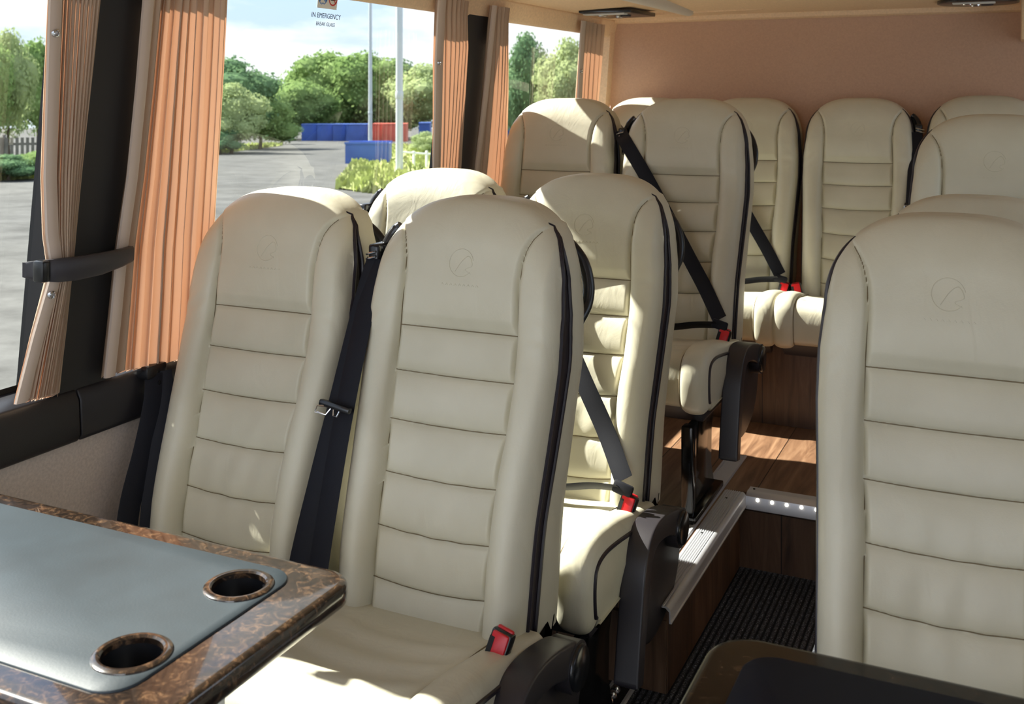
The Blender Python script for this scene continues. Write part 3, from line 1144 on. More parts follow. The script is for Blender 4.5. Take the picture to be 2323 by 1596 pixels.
def make_seat(loc, label, group, arm=False, handle=True, belt=None, mirror=False, leg='leg_low', rot=0.0, buckle=True, guide=True):
    root = thing('coach_seat', loc, label, 'seat', group, R(rot))
    b = link('backrest', MESH['backrest'], root)
    for q in ('_l', '_r'):
        link('piping', MESH['piping' + q], b)
        link('zip_gusset', MESH['gusset' + q], b)
    link('embossed_badge', MESH['badge'], b)
    link('back_shell', MESH['shell'], root)
    c = link('cushion', MESH['cushion'], root)
    for q in ('_l', '_r'):
        link('piping', MESH['cushion_piping' + q], c)
    link('seat_pan', MESH['pan'], root)
    if leg:
        link('pedestal', MESH[leg], root)
    if arm:
        a = link('armrest', MESH['armrest'], root)
        link('pivot_cap', MESH['cap'], a)
        link('side_cover', MESH['cover'], root)
    if handle:
        link('grab_handle', MESH['handle'], root)
    m = '_m' if mirror else ''
    if guide:
        g = link('belt_guide', MESH['guide' + m], root)
        link('chrome_clip', MESH['chrome' + m], g)
    if buckle:
        k = link('belt_buckle', MESH['buckle' + m], root)
        link('release_button', MESH['button' + m], k, label='red release button')
    if belt == 'worn':
        link('seat_belt', MESH['worn' + m], root)
    elif belt == 'hang':
        s = link('seat_belt', MESH['hang' + m], root)
        link('belt_tongue', MESH['tongue' + m], s)
    return root


G1 = 'coach seats beside the curtained windows'
G2 = 'coach seats along the walkway'
G3 = 'coach seats of the rear row'
make_seat((-1.435, 1.69, 0), 'cream leather seat beside the wide peach curtain, behind the burl-edged table', G1, guide=False)
make_seat((-0.965, 1.69, 0), 'cream leather seat with two black belt straps hanging at its window edge, armrest folded down', G2, arm=True, belt='hang')
make_seat((-1.426, 2.354, 0), 'cream leather seat under the emergency sticker pane, only its sunlit crown showing', G1, belt='hang')
make_seat((-0.967, 2.354, 0), 'cream leather seat with buckled belt, its armrest hanging beside the step nosing', G2, arm=True, belt='worn')
make_seat((-1.412, 3.24, 0.195), 'cream leather seat on the raised floor beside the small last window', G1, leg='leg_platform', guide=False)
make_seat((-0.967, 3.24, 0.195), 'cream leather seat with buckled belt on a black pedestal above sunlit wooden planks', G2, arm=True, belt='worn', leg='leg_platform')
make_seat((-1.385, 4.12, 0.195), 'cream leather rear-row seat tucked in the window corner below the last curtain', G3, handle=False, leg=None)
make_seat((-0.955, 4.12, 0.195), 'cream leather rear-row seat with buckled belt, beside the middle one', G3, handle=False, leg=None, belt='worn')
make_seat((-0.523, 4.12, 0.195), 'cream leather rear-row seat facing the open walkway, black strap at its shoulder', G3, handle=False, leg=None, belt='hang', mirror=True)
make_seat((-0.075, 4.12, 0.205), 'cream leather rear-row seat mostly hidden behind the seat across the walkway', G3, handle=False, leg=None, mirror=True)
make_seat((-0.088, 1.74, 0.0), 'large cream leather seat behind the black table, nearest across the walkway', G2, handle=False, mirror=True)
make_seat((-0.058, 2.22, -0.008), 'cream leather seat whose wrinkled crown peeps over the large seat at the black table', G2, handle=False, mirror=True)
make_seat((-0.030, 2.87, 0.155), 'cream leather seat across the walkway, third back from the black table', G2, handle=False, belt='worn', mirror=True)

# ------------------------------------------------------------------ curtains
def curtain(label, L, Rr, npl, amp, hem=None, snaps=(), z0=None, sharp=0.8, seed=1, xoff=0.0, hemw=0.02, grow=0.0):
    """L, Rr: (y, z) points of the two edges from top to bottom; hem = 'L'/'R' edge with the plain tape"""
    rnd = random.Random(seed)
    L = np.array(L, float)
    Rr = np.array(Rr, float)
    rows = 90
    u = np.linspace(0, 1, npl * 14 + 1)
    ph = [rnd.uniform(-0.35, 0.35) for _ in range(npl + 2)]
    jit = np.interp(u * npl, range(npl + 2), ph)
    uw = u * (1 + grow * (1 - u))
    G = []
    tt = np.linspace(0, 1, rows)
    aL = np.interp(tt, np.linspace(0, 1, len(L)), L[:, 0]), np.interp(tt, np.linspace(0, 1, len(L)), L[:, 1])
    # smooth, parametrised by height
    zt, zb = max(L[0, 1], Rr[0, 1]), min(L[-1, 1], Rr[-1, 1])
    for t in tt:
        zl = L[0, 1] + (L[-1, 1] - L[0, 1]) * t
        zr = Rr[0, 1] + (Rr[-1, 1] - Rr[0, 1]) * t
        yl = np.interp(-zl, -L[:, 1], L[:, 0])
        yr = np.interp(-zr, -Rr[:, 1], Rr[:, 0])
        z = zl + (zr - zl) * u
        y = yl + (yr - yl) * u
        fr = (uw * npl + jit * 0.35 * (0.6 + 0.8 * t)) % 1.0
        wav = np.where(fr < 0.72, -1 + 2 * fr / 0.72, 1 - 2 * (fr - 0.72) / 0.28)
        wav = np.sign(wav) * np.abs(wav) ** sharp
        env = np.clip(np.minimum(u, 1 - u) * npl * 1.5, 0.15, 1)
        drift = 0.006 * np.sin(u * 5.0 + 3.0 * t + seed)
        x = -1.682 + 0.12 * (z - 0.8) + xoff + amp * wav * env * (0.85 + 0.3 * t) + drift
        y = y + amp * 0.55 * np.sin(4 * PI * u * npl + jit) * env * 0.5
        z = z + 0.006 * wav * t
        G.append(np.stack([x, y, z], -1))
    G = np.array(G)
    root = thing('window_curtain', (0, 0, 0), label, 'curtain', 'pleated curtains on the window side')
    mb = MB()
    mb.grid(G)
    mb.build('pleated_cloth', M['curtain'], root, angle=180)
    if hem:
        j = 0 if hem == 'L' else -1
        sg = 1 if hem == 'L' else -1
        H = MB()
        e = G[:, j]
        rows_ = []
        for p in e:
            x0 = -1.682 + 0.12 * (p[2] - 0.8) + xoff
            rows_.append([(x0 + 0.010, p[1] - sg * 0.004, p[2]), (x0 + 0.013, p[1] + sg * hemw * 0.1, p[2]), (x0 + 0.014, p[1] + sg * hemw * 0.5, p[2]), (x0 + 0.012, p[1] + sg * hemw, p[2]), (x0 + 0.004, p[1] + sg * hemw * 1.02, p[2]), (x0 + 0.004, p[1] - sg * 0.004, p[2])])
        H.grid(rows_, wrap_u=True)
        H.build('hem_tape', M['hem'], root)
        for zz in snaps:
            i = int(np.argmin(np.abs(e[:, 2] - zz)))
            p = e[i]
            S = MB()
            S.lathe([(0.0, 0.0150), (0.0030, 0.0150), (0.0036, 0.0145), (0.0052, 0.0182), (0.0074, 0.0172), (0.0080, 0.012)], (-1.682 + 0.12 * (p[2] - 0.8) + xoff, p[1] + sg * 0.006, p[2]), axis='x', seg=16)
            S.build('snap_stud', M['chrome'], root)
    return root


curtain('narrow pleated curtain gathered by the black tie-back beside the near pane',
        [(1.387, 1.70), (1.389, 1.573), (1.400, 1.412), (1.412, 1.247), (1.428, 1.137), (1.447, 1.070), (1.441, 1.043), (1.416, 0.946), (1.390, 0.826)],
        [(1.505, 1.70), (1.503, 1.582), (1.499, 1.327), (1.497, 1.103), (1.496, 1.051), (1.498, 0.939), (1.497, 0.812)], 14, 0.010, 'L', (1.512, 1.020), seed=3, hemw=0.020, sharp=0.9)
curtain('wide glowing peach curtain hanging between the black pillar and the nearest window seat',
        [(1.618, 1.70), (1.618, 1.595), (1.620, 1.413), (1.618, 1.231), (1.608, 1.085), (1.608, 0.957), (1.605, 0.822)],
        [(1.868, 1.70), (1.870, 1.612), (1.891, 1.213), (1.900, 1.08), (1.918, 0.878), (1.925, 0.80)], 11, 0.012, 'L', (), seed=8, sharp=0.85, grow=0.75)
curtain('pleated curtain edging the emergency sticker pane, in front of the far black pillar',
        [(2.818, 1.70), (2.821, 1.655), (2.840, 1.501), (2.870, 1.33), (2.896, 1.17), (2.90, 0.85)],
        [(3.03, 1.70), (3.03, 1.656), (3.063, 1.55), (3.085, 1.348), (3.10, 1.157), (3.08, 0.85)], 8, 0.012, 'L', (1.50,), seed=5, hemw=0.035)
curtain('short peach curtain between the far black pillar and the last small pane',
        [(3.19, 1.70), (3.19, 1.653), (3.195, 1.422), (3.19, 1.136), (3.18, 0.85)],
        [(3.333, 1.70), (3.336, 1.653), (3.41, 1.40), (3.49, 1.02), (3.50, 0.85)], 7, 0.012, 'L', (), seed=11)
curtain('last pleated curtain, in the corner against the rear wall',
        [(4.008, 1.70), (4.01, 1.65), (4.06, 1.371), (4.09, 0.95)],
        [(4.29, 1.70), (4.29, 1.646), (4.30, 1.36), (4.31, 0.95)], 6, 0.016, 'L', (1.50,), seed=2, hemw=0.035)

# tie-back: moulded black plastic arm across the pillar
mb = MB()
zt = 1.068
rows = []
for y, x, z, hh in ((1.408, -1.672, 1.070, 0.014), (1.412, -1.640, 1.070, 0.019), (1.435, -1.617, 1.069, 0.022), (1.47, -1.608, 1.068, 0.0225), (1.53, -1.605, 1.069, 0.0215), (1.59, -1.611, 1.072, 0.018), (1.628, -1.622, 1.074, 0.0155), (1.634, -1.640, 1.074, 0.014), (1.634, -1.668, 1.074, 0.012)):
    nrm = (0.008)
    rows.append([(x - nrm, y, z - hh), (x, y, z - hh), (x + 0.003, y, z - hh + 0.004), (x + 0.003, y, z + hh - 0.004), (x, y, z + hh), (x - nrm, y, z + hh)])
mb.grid(rows, wrap_u=True)
tb = thing('curtain_tie', (0, 0, 0), 'black plastic curtain tie-back arm across the near pillar', 'curtain tie')
mb.build('arm', M['plastic'], tb, angle=40)
mb = MB()
mb.box((-1.650, 1.404, 1.049), (-1.622, 1.424, 1.090), 0.005)
mb.build('end_cap', M['plastic_gloss'], tb)

# wall belt anchored on the sill
wb = thing('wall_belt', (-1.685, 1.74, 0.80), 'black seat belt hanging from an anchor on the black sill, beside the wide curtain', 'seat belt')
mb = MB()
mb.box((-0.012, -0.030, -0.012), (0.022, 0.030, 0.018), 0.006)
mb.lathe([(0.0, 0.030), (0.005, 0.029), (0.0055, 0.022)], (0, 0.0, -0.022), axis='x', seg=12)
mb.build('anchor', M['plastic_gloss'], wb)
mb = MB()
mb.ribbon(smoothpath([(0.020, -0.004, 0.0), (0.030, -0.020, -0.06), (0.036, -0.055, -0.15), (0.040, -0.10, -0.26), (0.044, -0.12, -0.40), (0.044, -0.12, -0.55)], 6), [(0.35, 0.93, 0)] * 31, 0.047)
mb.ribbon(smoothpath([(0.022, 0.008, 0.0), (0.044, -0.002, -0.07), (0.060, -0.030, -0.16), (0.066, -0.06, -0.26), (0.072, -0.075, -0.40), (0.072, -0.08, -0.55)], 6), [(0.75, 0.65, 0)] * 31, 0.047)
mb.build('webbing', M['webbing'], wb)

# ------------------------------------------------------------------ tables
def rrect(x0, y0, x1, y1, r, n=10):
    pts = []
    rr = r if hasattr(r, '__len__') else (r, r, r, r)
    for (cx, cy, a0, q) in ((x1, y1, 0, rr[0]), (x0, y1, 90, rr[1]), (x0, y0, 180, rr[2]), (x1, y0, 270, rr[3])):
        sx = -1 if cx == x1 else 1
        sy = -1 if cy == y1 else 1
        for k in range(n + 1):
            a = R(a0 + 90 * k / n)
            pts.append((cx + sx * q + q * math.cos(a), cy + sy * q + q * math.sin(a)))
    return pts


def inset(pts, d):
    P = np.array(pts)
    n = len(P)
    out = []
    for i in range(n):
        a, b = P[i - 1], P[(i + 1) % n]
        t = b - a
        L = np.linalg.norm(t)
        t = t / L if L > 1e-9 else np.array([1, 0])
        nn = np.array([-t[1], t[0]])
        out.append(tuple(P[i] + nn * d))
    return out


def plate(mb, loops, z):
    """flat face: first loop outline, the rest holes"""
    bm = bmesh.new()
    es = []
    for lp in loops:
        vs = [bm.verts.new((p[0], p[1], z)) for p in lp]
        for i in range(len(vs)):
            es.append(bm.edges.new((vs[i], vs[(i + 1) % len(vs)])))
    bmesh.ops.triangle_fill(bm, use_beauty=True, edges=es, normal=(0, 0, 1))
    mb.bm(bm)


def circ(c, r, n=40):
    return [(c[0] + r * math.cos(2 * PI * k / n), c[1] + r * math.sin(2 * PI * k / n)) for k in range(n)]


def table(label, x0, y0, x1, y1, z, cups, inlay_mat, ins, loc_post, radius=0.045, group=None, burl='burl'):
    root = thing('seat_table', (0, 0, 0), label, 'table', group)
    th = 0.034
    outl = rrect(x0, y0, x1, y1, radius)
    mb = MB()
    rows = []
    for k in range(9):
        a = PI * k / 8
        off = 0.010 * (1 - math.sin(a)) if 0 < k < 8 else 0.012
        zz = z - 0.010 + 0.010 * math.cos(a) if k < 4 else (z - th / 2 if k == 4 else z - th + 0.010 + 0.010 * math.cos(a))
        rows.append([(p[0], p[1], zz) for p in inset(outl, off)])
    mb.grid(rows, wrap_u=True)
    top = inset(outl, 0.012)
    holes = [circ(c, 0.0395) for c in cups]
    plate(mb, [top] + holes, z)
    plate(mb, [top] + holes, z - th)
    mb.build('burl_top', M[burl], root, angle=50)
    mb = MB()
    il = rrect(x0 + ins[0], y0 + ins[1], x1 - ins[2], y1 - ins[3], 0.042)
    zi = z + 0.0028
    mb.grid([[(p[0], p[1], z - 0.0005) for p in il], [(p[0], p[1], zi - 0.0012) for p in inset(il, 0.0002)], [(p[0], p[1], zi) for p in inset(il, 0.0014)]], wrap_u=True)
    plate(mb, [inset(il, 0.0014)] + holes, zi)
    mb.build('inlay_mat', inlay_mat, root, angle=50)
    for c in cups:
        mb = MB()
        mb.lathe([(0.0395, z + 0.001), (0.038, z - 0.004), (0.036, z - 0.05), (0.033, z - 0.058), (0.0, z - 0.058)], (c[0], c[1], 0), seg=40)
        cp = mb.build('cup_holder', M['plastic_gloss'], root)
        mb = MB()
        mb.lathe([(0.0365, z - 0.003), (0.0365, z + 0.004), (0.039, z + 0.0065), (0.0435, z + 0.0068), (0.0475, z + 0.0045), (0.0480, z + 0.0025)], (c[0], c[1], 0), seg=48)
        mb.build('rim_ring', M[burl], cp)
    mb = MB()
    px, py = loc_post
    mb.lathe([(0.0, z - th), (0.022, z - th), (0.022, 0.02), (0.05, 0.012), (0.055, 0.003), (0.0, 0.003)], (px, py, 0), seg=20)
    mb.build('leg', M['metal_black'], root)
    return root


GT = 'tables between facing seats'
table('burl-edged table with charcoal inlay and two cup holders, below the near window', -1.675, 0.838, -0.832, 1.265, 0.72, [(-0.960, 1.158), (-0.960, 0.962)], M['inlay'], (0.03, 0.045, 0.075, 0.040), (-1.15, 1.05), group=GT)
table('shade-darkened table with glossy black inlay in front of the large seat across the walkway', -0.335, 0.90, 0.64, 1.330, 0.72, [(-0.20, 0.98)], M['inlay_gloss'], (0.050, 0.05, 0.03, 0.042), (0.35, 1.1), radius=0.06, group=GT, burl='burl_shaded')

# ------------------------------------------------------------------ rack details
lp_ = MB()
lp_.prism([(-1.233, 1.732), (-1.205, 1.727), (-1.185, 1.738), (-1.178, 1.79), (-1.186, 1.83), (-1.205, 1.845), (-1.212, 1.80)], 'y', -1.2, 4.33, bev=0.010, seg=3)
o = lp_.build('luggage_rack_lip', M['white_plastic'], None, angle=50, label='pale grey rounded lip along the luggage rack over the window seats', category='rack lip')
lp_ = MB()
lp_.prism([(-0.235, 1.86), (-0.235, 1.79), (-0.225, 1.762), (-0.205, 1.752), (-0.18, 1.756), (-0.17, 1.86)], 'y', -1.2, 4.20, bev=0.010, seg=3)
lp_.build('luggage_rack_lip', M['white_plastic'], None, angle=50, label='pale grey rounded rack lip across the walkway, only its end showing beside the round vent', category='rack lip')


def vent(label, c, lx, ly, dz, shape, rnd=False):
    root = thing('air_vent', c, label, 'air vent', 'reading lamp and air vent units overhead')
    mb = MB()
    mb.prism(shape, 'z', -0.012, 0.004, bev=0.003)
    mb.build('housing', M['plastic_gloss'], root)
    for k, (x, y) in enumerate(((-lx * 0.18, -ly * 0.15), (lx * 0.16, 0.0), (-lx * 0.05, ly * 0.22))):
        mb = MB()
        mb.lathe([(0.0, -0.019), (0.012, -0.020), (0.020, -0.019), (0.024, -0.012), (0.024, -0.008)], (x, y, 0), seg=20)
        mb.build('nozzle' if k else 'reading_lamp', M['chrome'] if k != 1 else M['plastic'], root)
    for k in range(3):
        mb = MB()
        mb.box((-lx * 0.42, -ly * 0.40 + k * 0.02, -0.016), (lx * 0.30, -ly * 0.40 + k * 0.02 + 0.008, -0.011), 0.001)
        mb.build('louvre_slat', M['white_plastic'], root)
    return root


vent('black air vent and reading lamp unit under the luggage rack near the rear corner', (-1.44, 4.07, 1.734), 0.24, 0.30, 0, [(-0.10, -0.17), (0.10, -0.12), (0.12, 0.14), (-0.10, 0.17)])
vent('round black air vent unit on the ceiling near the rear wall', (-0.10, 4.27, 1.748), 0.2, 0.2, 0, circ((0, 0), 0.14, 32))

# ------------------------------------------------------------------ emergency sticker on the pane
def text_mesh(s, size, m):
    c = bpy.data.curves.new('t', 'FONT')
    c.body = s
    c.size = size
    c.align_x = 'CENTER'
    c.extrude = 0.0002
    o = bpy.data.objects.new('t', c)
    COL.objects.link(o)
    dg = bpy.context.evaluated_depsgraph_get()
    me = bpy.data.meshes.new_from_object(o.evaluated_get(dg))
    bpy.data.objects.remove(o)
    me.materials.clear()
    me.materials.append(m)
    return me


st = thing('emergency_sticker', (xs(1.608) - 0.0775, 2.395, 1.608), 'emergency instruction sticker with a blue and a red symbol on the wide pane', 'sticker')
st.rotation_euler = (R(90), 0, R(90))
st.rotation_euler.rotate_axis('X', 0.0)
lean = math.atan(0.12)
st.rotation_euler = (Matrix.Rotation(lean, 3, 'Y') @ Matrix.Rotation(R(90), 3, 'Z') @ Matrix.Rotation(R(90), 3, 'X')).to_euler()
# local frame: x along the pane (rearwards), y up, z into the cabin
link('lettering', text_mesh('IN EMERGENCY', 0.0195, M['ink_black']), st, (0, 0.0, 0))
link('lettering', text_mesh('BREAK GLASS', 0.0145, M['ink_black']), st, (0, -0.021, 0))


def disc(mb, c, r, z, n=40, r0=0.0):
    if r0:
        mb.grid([[(p[0], p[1], z) for p in circ(c, r, n)], [(p[0], p[1], z) for p in circ(c, r0, n)]], wrap_u=True)
    else:
        mb.add([(p[0], p[1], z) for p in circ(c, r, n)], [tuple(range(n))])


mb = MB()
mb.box((-0.045, 0.026, -0.0006), (0.045, 0.082, 0.0))
mb.build('backing', M['ink_white'], st)
mb = MB()
disc(mb, (-0.023, 0.056), 0.0205, 0.0006)
s1 = mb.build('belt_symbol', M['ink_blue'], st)
mb = MB()
disc(mb, (-0.023, 0.0675), 0.0045, 0.0010, 16)
mb.add([(-0.036, 0.041, 0.001), (-0.012, 0.041, 0.001), (-0.014, 0.058, 0.001), (-0.019, 0.062, 0.001), (-0.027, 0.062, 0.001), (-0.032, 0.056, 0.001)], [tuple(range(6))])
disc(mb, (-0.023, 0.043), 0.0075, 0.0012, 20, 0.0055)
mb.build('belted_figure', M['ink_white'], s1)
mb = MB()
mb.add([(-0.030, 0.060, 0.0014), (-0.028, 0.062, 0.0014), (-0.014, 0.046, 0.0014), (-0.016, 0.044, 0.0014)], [(0, 1, 2, 3)])
mb.build('belt_stripe', M['ink_blue'], s1)
mb = MB()
disc(mb, (0.023, 0.056), 0.0205, 0.0012, 40, 0.0170)
mb.add([(0.0095, 0.0675, 0.0012), (0.0115, 0.0695, 0.0012), (0.0365, 0.0445, 0.0012), (0.0345, 0.0425, 0.0012)], [(0, 1, 2, 3)])
s2 = mb.build('no_smoking_symbol', M['ink_red'], st)
mb = MB()
mb.add([(0.012, 0.050, 0.0009), (0.034, 0.050, 0.0009), (0.034, 0.0535, 0.0009), (0.012, 0.0535, 0.0009)], [(0, 1, 2, 3)])
mb.add([(0.030, 0.056, 0.0009), (0.0315, 0.056, 0.0009), (0.033, 0.062, 0.0009), (0.030, 0.067, 0.0009), (0.029, 0.066, 0.0009), (0.0315, 0.062, 0.0009)], [(0, 1, 2, 3, 4, 5)])
mb.build('cigarette', M['ink_black'], s2)

# ------------------------------------------------------------------ outdoors
def gz(x, y):
    return -0.80 + 0.0117 * x - 0.0249 * y


CY_, SY_ = math.cos(R(25.15)), math.sin(R(25.15))


def at(px, d):
    """ground spot at bearing (image column of the survey) and range"""
    a = (px - 1161.5) / 2395.0
    x, y = d * (CY_ * a - SY_), d * (SY_ * a + CY_)
    return x, y, gz(x, y)


mb = MB()
mb.add([(-420, -60, gz(-420, -60)), (-2.2, -60, gz(-2.2, -60)), (-2.2, 420, gz(-2.2, 420)), (-420, 420, gz(-420, 420))], [(0, 1, 2, 3)])
struct('ground', mb, M['gravel'])
mb = MB()
mb.box((-2.15, -3.0, -0.80), (-1.86, 5.2, -0.76))
# grass verges: thin raised sheets of turf with uneven borders
def verge(name, spots, seed):
    rnd = random.Random(seed)
    P = []
    for i in range(len(spots)):
        a, b = spots[i], spots[(i + 1) % len(spots)]
        pa, pb = at(*a), at(*b)
        for k in range(6):
            t = k / 6
            P.append((pa[0] + (pb[0] - pa[0]) * t + rnd.uniform(-0.4, 0.4), pa[1] + (pb[1] - pa[1]) * t + rnd.uniform(-0.4, 0.4)))
    mb = MB()
    n = len(P)
    mb.add([(x, y, gz(x, y) + 0.06) for x, y in P], [tuple(range(n))])
    # tufts
    for _ in range(3200):
        i = rnd.randrange(n)
        j = rnd.randrange(n)
        t = rnd.random()
        x = P[i][0] + (P[j][0] - P[i][0]) * t
        y = P[i][1] + (P[j][1] - P[i][1]) * t
        h = rnd.uniform(0.10, 0.38)
        w = rnd.uniform(0.04, 0.14)
        a = rnd.uniform(0, PI)
        z = gz(x, y)
        dx, dy = math.cos(a) * w, math.sin(a) * w
        mb.add([(x - dx, y - dy, z), (x + dx, y + dy, z), (x + dx * 0.6 + rnd.uniform(-0.1, 0.1), y + dy * 0.6, z + h), (x - dx * 0.7, y - dy * 0.7, z + h * rnd.uniform(0.6, 1))], [(0, 1, 2, 3)])
    mb.build(name, M['grass'], smooth=False, kind='stuff', label='patch of rough green grass ' + ('beside the blue skip' if seed == 1 else 'below the hedge at the gravel edge'), category='grass')


verge('grass', [(770, 35), (1010, 31), (1030, 75), (905, 110), (800, 70), (830, 50)], 1)
verge('grass', [(-60, 40), (110, 43), (300, 60), (500, 80), (640, 105), (600, 112), (430, 90), (100, 52), (-60, 46)], 2)


def crown_mesh(name, blobs, n, leaf, mats, seed):
    rnd = random.Random(seed)
    mb = MB()
    for (c, r) in blobs:
        bm = bmesh.new()
        bmesh.ops.create_icosphere(bm, subdivisions=2, radius=1.0)
        for v in bm.verts:
            k = rnd.uniform(0.72, 0.90)
            v.co = Vector((c[0] + v.co.x * r[0] * k, c[1] + v.co.y * r[1] * k, c[2] + v.co.z * r[2] * k))
        mb.bm(bm)
    tot = sum(b[1][0] * b[1][2] for b in blobs)
    for (c, r) in blobs:
        m = int(n * r[0] * r[2] / tot)
        for _ in range(m):
            d = Vector((rnd.gauss(0, 1), rnd.gauss(0, 1), rnd.gauss(0, 1))).normalized()
            k = rnd.uniform(0.84, 1.10)
            p = Vector((c[0] + d.x * r[0] * k, c[1] + d.y * r[1] * k, c[2] + d.z * r[2] * k))
            s = leaf * rnd.uniform(0.6, 1.4)
            q = (d + Vector((rnd.uniform(-1, 1), rnd.uniform(-1, 1), rnd.uniform(-0.6, 1)))).normalized()
            u = q.orthogonal().normalized()
            w = q.cross(u)
            ang = rnd.uniform(0, PI)
            a = (u * math.cos(ang) + w * math.sin(ang)) * s
            b = (w * math.cos(ang) - u * math.sin(ang)) * s * 0.7
            mb.add([p - a, p + b * 0.9, p + a, p - b], [(0, 1, 2, 3)])
    return mb.mesh(name, mats, smooth=False)


def blobset(w, h, n, seed, base=0.15):
    rnd = random.Random(seed)
    B = [((0, 0, h * 0.55), (w * 0.40, w * 0.40, h * 0.38))]
    for i in range(n):
        a = 2 * PI * i / n + rnd.uniform(-0.4, 0.4)
        rr = rnd.uniform(0.22, 0.34)
        zz = rnd.uniform(base + 0.15, 0.82)
        k = (1 - abs(zz - 0.45) * 1.1) * 0.5
        B.append(((math.cos(a) * w * k * 0.75, math.sin(a) * w * k * 0.75, h * zz), (w * rr * 0.8, w * rr * 0.8, h * rr * 0.62)))
    B.append(((0, 0, h * 0.85), (w * 0.2, w * 0.2, h * 0.15)))
    return B


CR = []
for i, (nb, lm) in enumerate(((9, 'leaf'), (11, 'leaf_dark'), (9, 'leaf_pale'), (10, 'leaf'))):
    CR.append(crown_mesh('crown', blobset(1.0, 1.0, nb, 40 + i), 5200, 0.019, [M[lm]], 70 + i))
TRK = MB()
TRK.tube([(0, 0, -0.05), (0.01, 0, 0.15), (0, 0.01, 0.4)], [0.03, 0.024, 0.016], 8)
TRKM = TRK.mesh('trunk', [M['bark']])


def tree(px, d, w, h, var, label, group='trees beyond the gravel yard', name='tree', cat='tree', rot=0.0):
    x, y, z = at(px, d)
    root = thing(name, (x, y, z), label, cat, group, rot)
    root.scale = (w, w, h)
    link('crown', CR[var], root)
    link('trunk', TRKM, root)


def W_(px, d):      # metres spanned by px columns at range d
    return px * d / 2395.0


def H_(y, d):       # height above ground whose top shows at row y
    return 1.40 - (y - 214.3) / 2395.0 * d + 0.80 + 0.0275 * d


TL = [
    (520, 92, 190, 135, 1, 'dark tree nearest the wide curtain, behind the pale bushes'),
    (455, 80, 150, 190, 0, 'green tree half hidden by the wide glowing curtain'),
    (640, 150, 120, 225, 2, 'low pale tree in the dip of the tree line'),
    (690, 140, 130, 185, 0, 'rounded green tree above the start of the blue containers'),
    (745, 150, 170, 120, 3, 'tall tree at the top of the tree line, left of the thin mast'),
    (830, 146, 170, 122, 0, 'tall broad tree directly behind the thin mast'),
    (905, 150, 150, 138, 1, 'tree behind the thick mast above the red container'),
    (965, 138, 150, 150, 2, 'pale olive tree beside the pleated curtain'),
    (780, 163, 140, 215, 1, 'darker lower tree just behind the blue containers'),
    (860, 164, 150, 205, 3, 'lower bushy tree between the two masts'),
    (1195, 95, 105, 80, 1, 'tall round dark tree seen through the last pane'),
    (1150, 120, 80, 160, 0, 'green tree at the curtain side of the last pane'),
    (1290, 90, 120, 95, 2, 'pale tree at the rear edge of the last pane'),
    (20, 66, 110, 75, 2, 'tall pale-green tree in the near pane beside the narrow curtain'),
    (-45, 62, 130, 90, 0, 'light tree at the outer side of the near pane'),
    (85, 78, 120, 95, 0, 'green tree behind the narrow curtain in the near pane'),
]
for i, (px, d, wp, ytop, var, lab) in enumerate(TL):
    tree(px, d, W_(wp, d) * 1.25, H_(ytop, d) * 1.04, var, lab, rot=i * 1.3)
for i, (px, d, wp, ytop, var, lab) in enumerate([
    (525, 78, 130, 195, 2, 'pale rounded bush against the curtain edge at the gravel'),
    (590, 92, 130, 222, 0, 'green bush in front of the dark tree, right of the palest one'),
    (640, 112, 70, 280, 1, 'small dark bush beside the first blue container'),
    (500, 76, 90, 290, 1, 'low dark scrub at the foot of the pale rounded bush'),
    (20, 41, 120, 352, 1, 'brown-green bush in front of the wooden fence, near pane'),
    (85, 42, 90, 345, 0, 'bush at the end of the wooden fence by the narrow curtain'),
    (965, 70, 60, 300, 2, 'tall weeds behind the white railing'),
]):
    tree(px, d, W_(wp, d) * 1.25, H_(ytop, d) * 1.05, var, lab, 'bushes at the yard edge', 'bush', 'bush', i * 0.9)

# containers, skip, masts, fences
def container(px0, px1, d, ytop, mat, label, group='containers across the yard', name='shipping_container', cat='container', ribs=True):
    a = at((px0 + px1) / 2, d)
    w = W_(px1 - px0, d)
    h = H_(ytop, d)
    root = thing(name, a, label, cat, group, R(25.15))
    mb = MB()
    n = 14
    prof = []
    for k in range(n):
        x0 = -w / 2 + w * k / n
        s = w / n
        prof += [(x0, 0.0), (x0 + s * 0.35, 0.0), (x0 + s * 0.5, 0.05), (x0 + s * 0.85, 0.05)]
    prof += [(w / 2, 0.0), (w / 2, 2.2), (-w / 2, 2.2)]
    mb.prism(prof, 'z', 0.0, h * 0.96)
    mb.build('body', mat, root, smooth=False)
    mb = MB()
    mb.box((-w / 2 - 0.03, -0.05, h * 0.95), (w / 2 + 0.03, 2.25, h))
    mb.build('top_rail', mat, root)


container(641, 660, 134, 284, M['blue_steel'], 'small blue container standing alone beside the dark bush')
for i, (a, b) in enumerate(((684, 718), (719, 754), (755, 784), (785, 834))):
    container(a, b, 134 - i, 281, M['blue_steel'], 'blue container in the row below the trees, ' + ('beside the bush', 'second from the bush', 'third from the bush', 'next to the thin mast')[i])
container(845, 868, 130, 280, M['red_steel'], 'faded red container just past the thin mast')
container(869, 922, 129, 280, M['red_steel'], 'bright red container behind the thick mast')
container(950, 975, 118, 278, M['blue_steel'], 'blue container by the pleated curtain edge')
container(1146, 1158, 110, 275, M['blue_steel'], 'blue container glimpsed in the last pane')
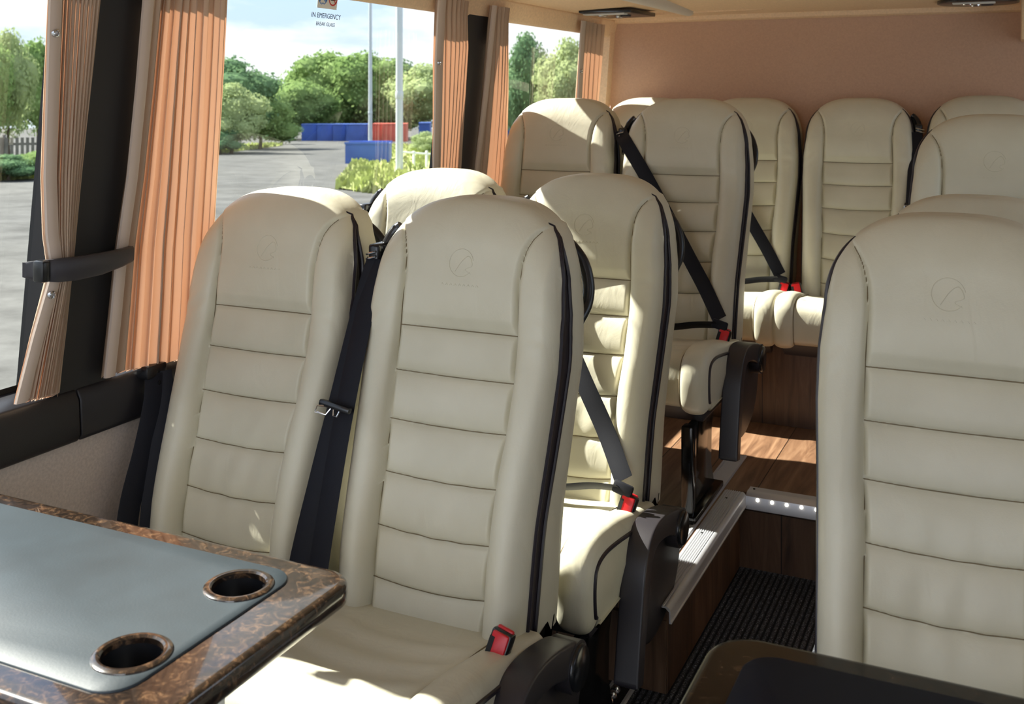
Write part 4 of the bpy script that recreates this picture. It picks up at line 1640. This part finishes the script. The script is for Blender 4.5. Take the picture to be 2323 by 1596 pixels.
# open skip
a = at(832, 58)
sk = thing('waste_skip', a, 'open blue skip standing in the grass, in front of the containers', 'skip', None, R(25.15))
w = W_(98, 58)
h = H_(322, 58)
mb = MB()
mb.prism([(0, 0), (w * 0.5, 0), (w * 0.5, 1.6), (-w * 0.5, 1.6), (-w * 0.5, 0)], 'z', 0.0, h * 0.93)
mb.build('body', M['blue_steel'], sk, smooth=False)
mb = MB()
mb.box((-w / 2 - 0.04, -0.06, h * 0.9), (w / 2 + 0.04, 0.06, h))
mb.box((-w / 2 - 0.04, 1.54, h * 0.9), (w / 2 + 0.04, 1.66, h))
mb.build('rim', M['blue_steel'], sk)


def mast(px, d, r, label):
    x, y, z = at(px, d)
    root = thing('lamp_mast', (x, y, z), label, 'mast', 'steel masts in the yard')
    mb = MB()
    mb.tube([(0, 0, 0), (0, 0, 9), (0, 0, 22)], [r, r * 0.9, r * 0.7], 14)
    mb.build('pole', M['galv'], root)
    mb = MB()
    mb.box((-r * 1.8, -r * 1.8, 0), (r * 1.8, r * 1.8, 0.12), 0.02)
    mb.lathe([(r * 1.0, 3.3), (r * 1.08, 3.34), (r * 1.08, 3.6), (r, 3.64)], (0, 0, 0), seg=14)
    mb.build('collar', M['galv'], root)


mast(906, 47, 0.165, 'thick grey steel mast, the nearer of the two')
mast(840, 125, 0.24, 'thin grey steel mast behind the blue skip')

a = at(945, 52)
fr = thing('white_railing', a, 'white post-and-rail fence in the grass beside the thick mast', 'railing', None, R(55))
for k in range(4):
    mb = MB()
    mb.box((-0.9 + k * 0.7, -0.05, -0.1), (-0.80 + k * 0.7, 0.05, 0.85), 0.01)
    mb.build('post', M['white_paint'], fr)
mb = MB()
mb.tube([(-1.0, 0, 0.84), (0.2, 0, 0.72), (1.4, 0, 0.62)], 0.05, 8)
mb.build('rail', M['white_paint'], fr)
a = at(30, 44)
fr = thing('wooden_fence', a, 'weathered dark paling fence behind the bushes in the near pane', 'fence', None, R(42))
for k in range(3):
    mb = MB()
    mb.box((-2.6 + k * 2.2, -0.06, -0.1), (-2.48 + k * 2.2, 0.06, 1.75), 0.01)
    mb.build('post', M['grey_wood'], fr)
mb = MB()
for k in range(26):
    mb.box((-2.7 + k * 0.2, -0.10, 0.1), (-2.58 + k * 0.2, -0.07, 1.62))
mb.box((-2.7, -0.07, 1.3), (2.5, -0.03, 1.4))
mb.box((-2.7, -0.07, 0.4), (2.5, -0.03, 0.5))
mb.build('palings', M['grey_wood'], fr)
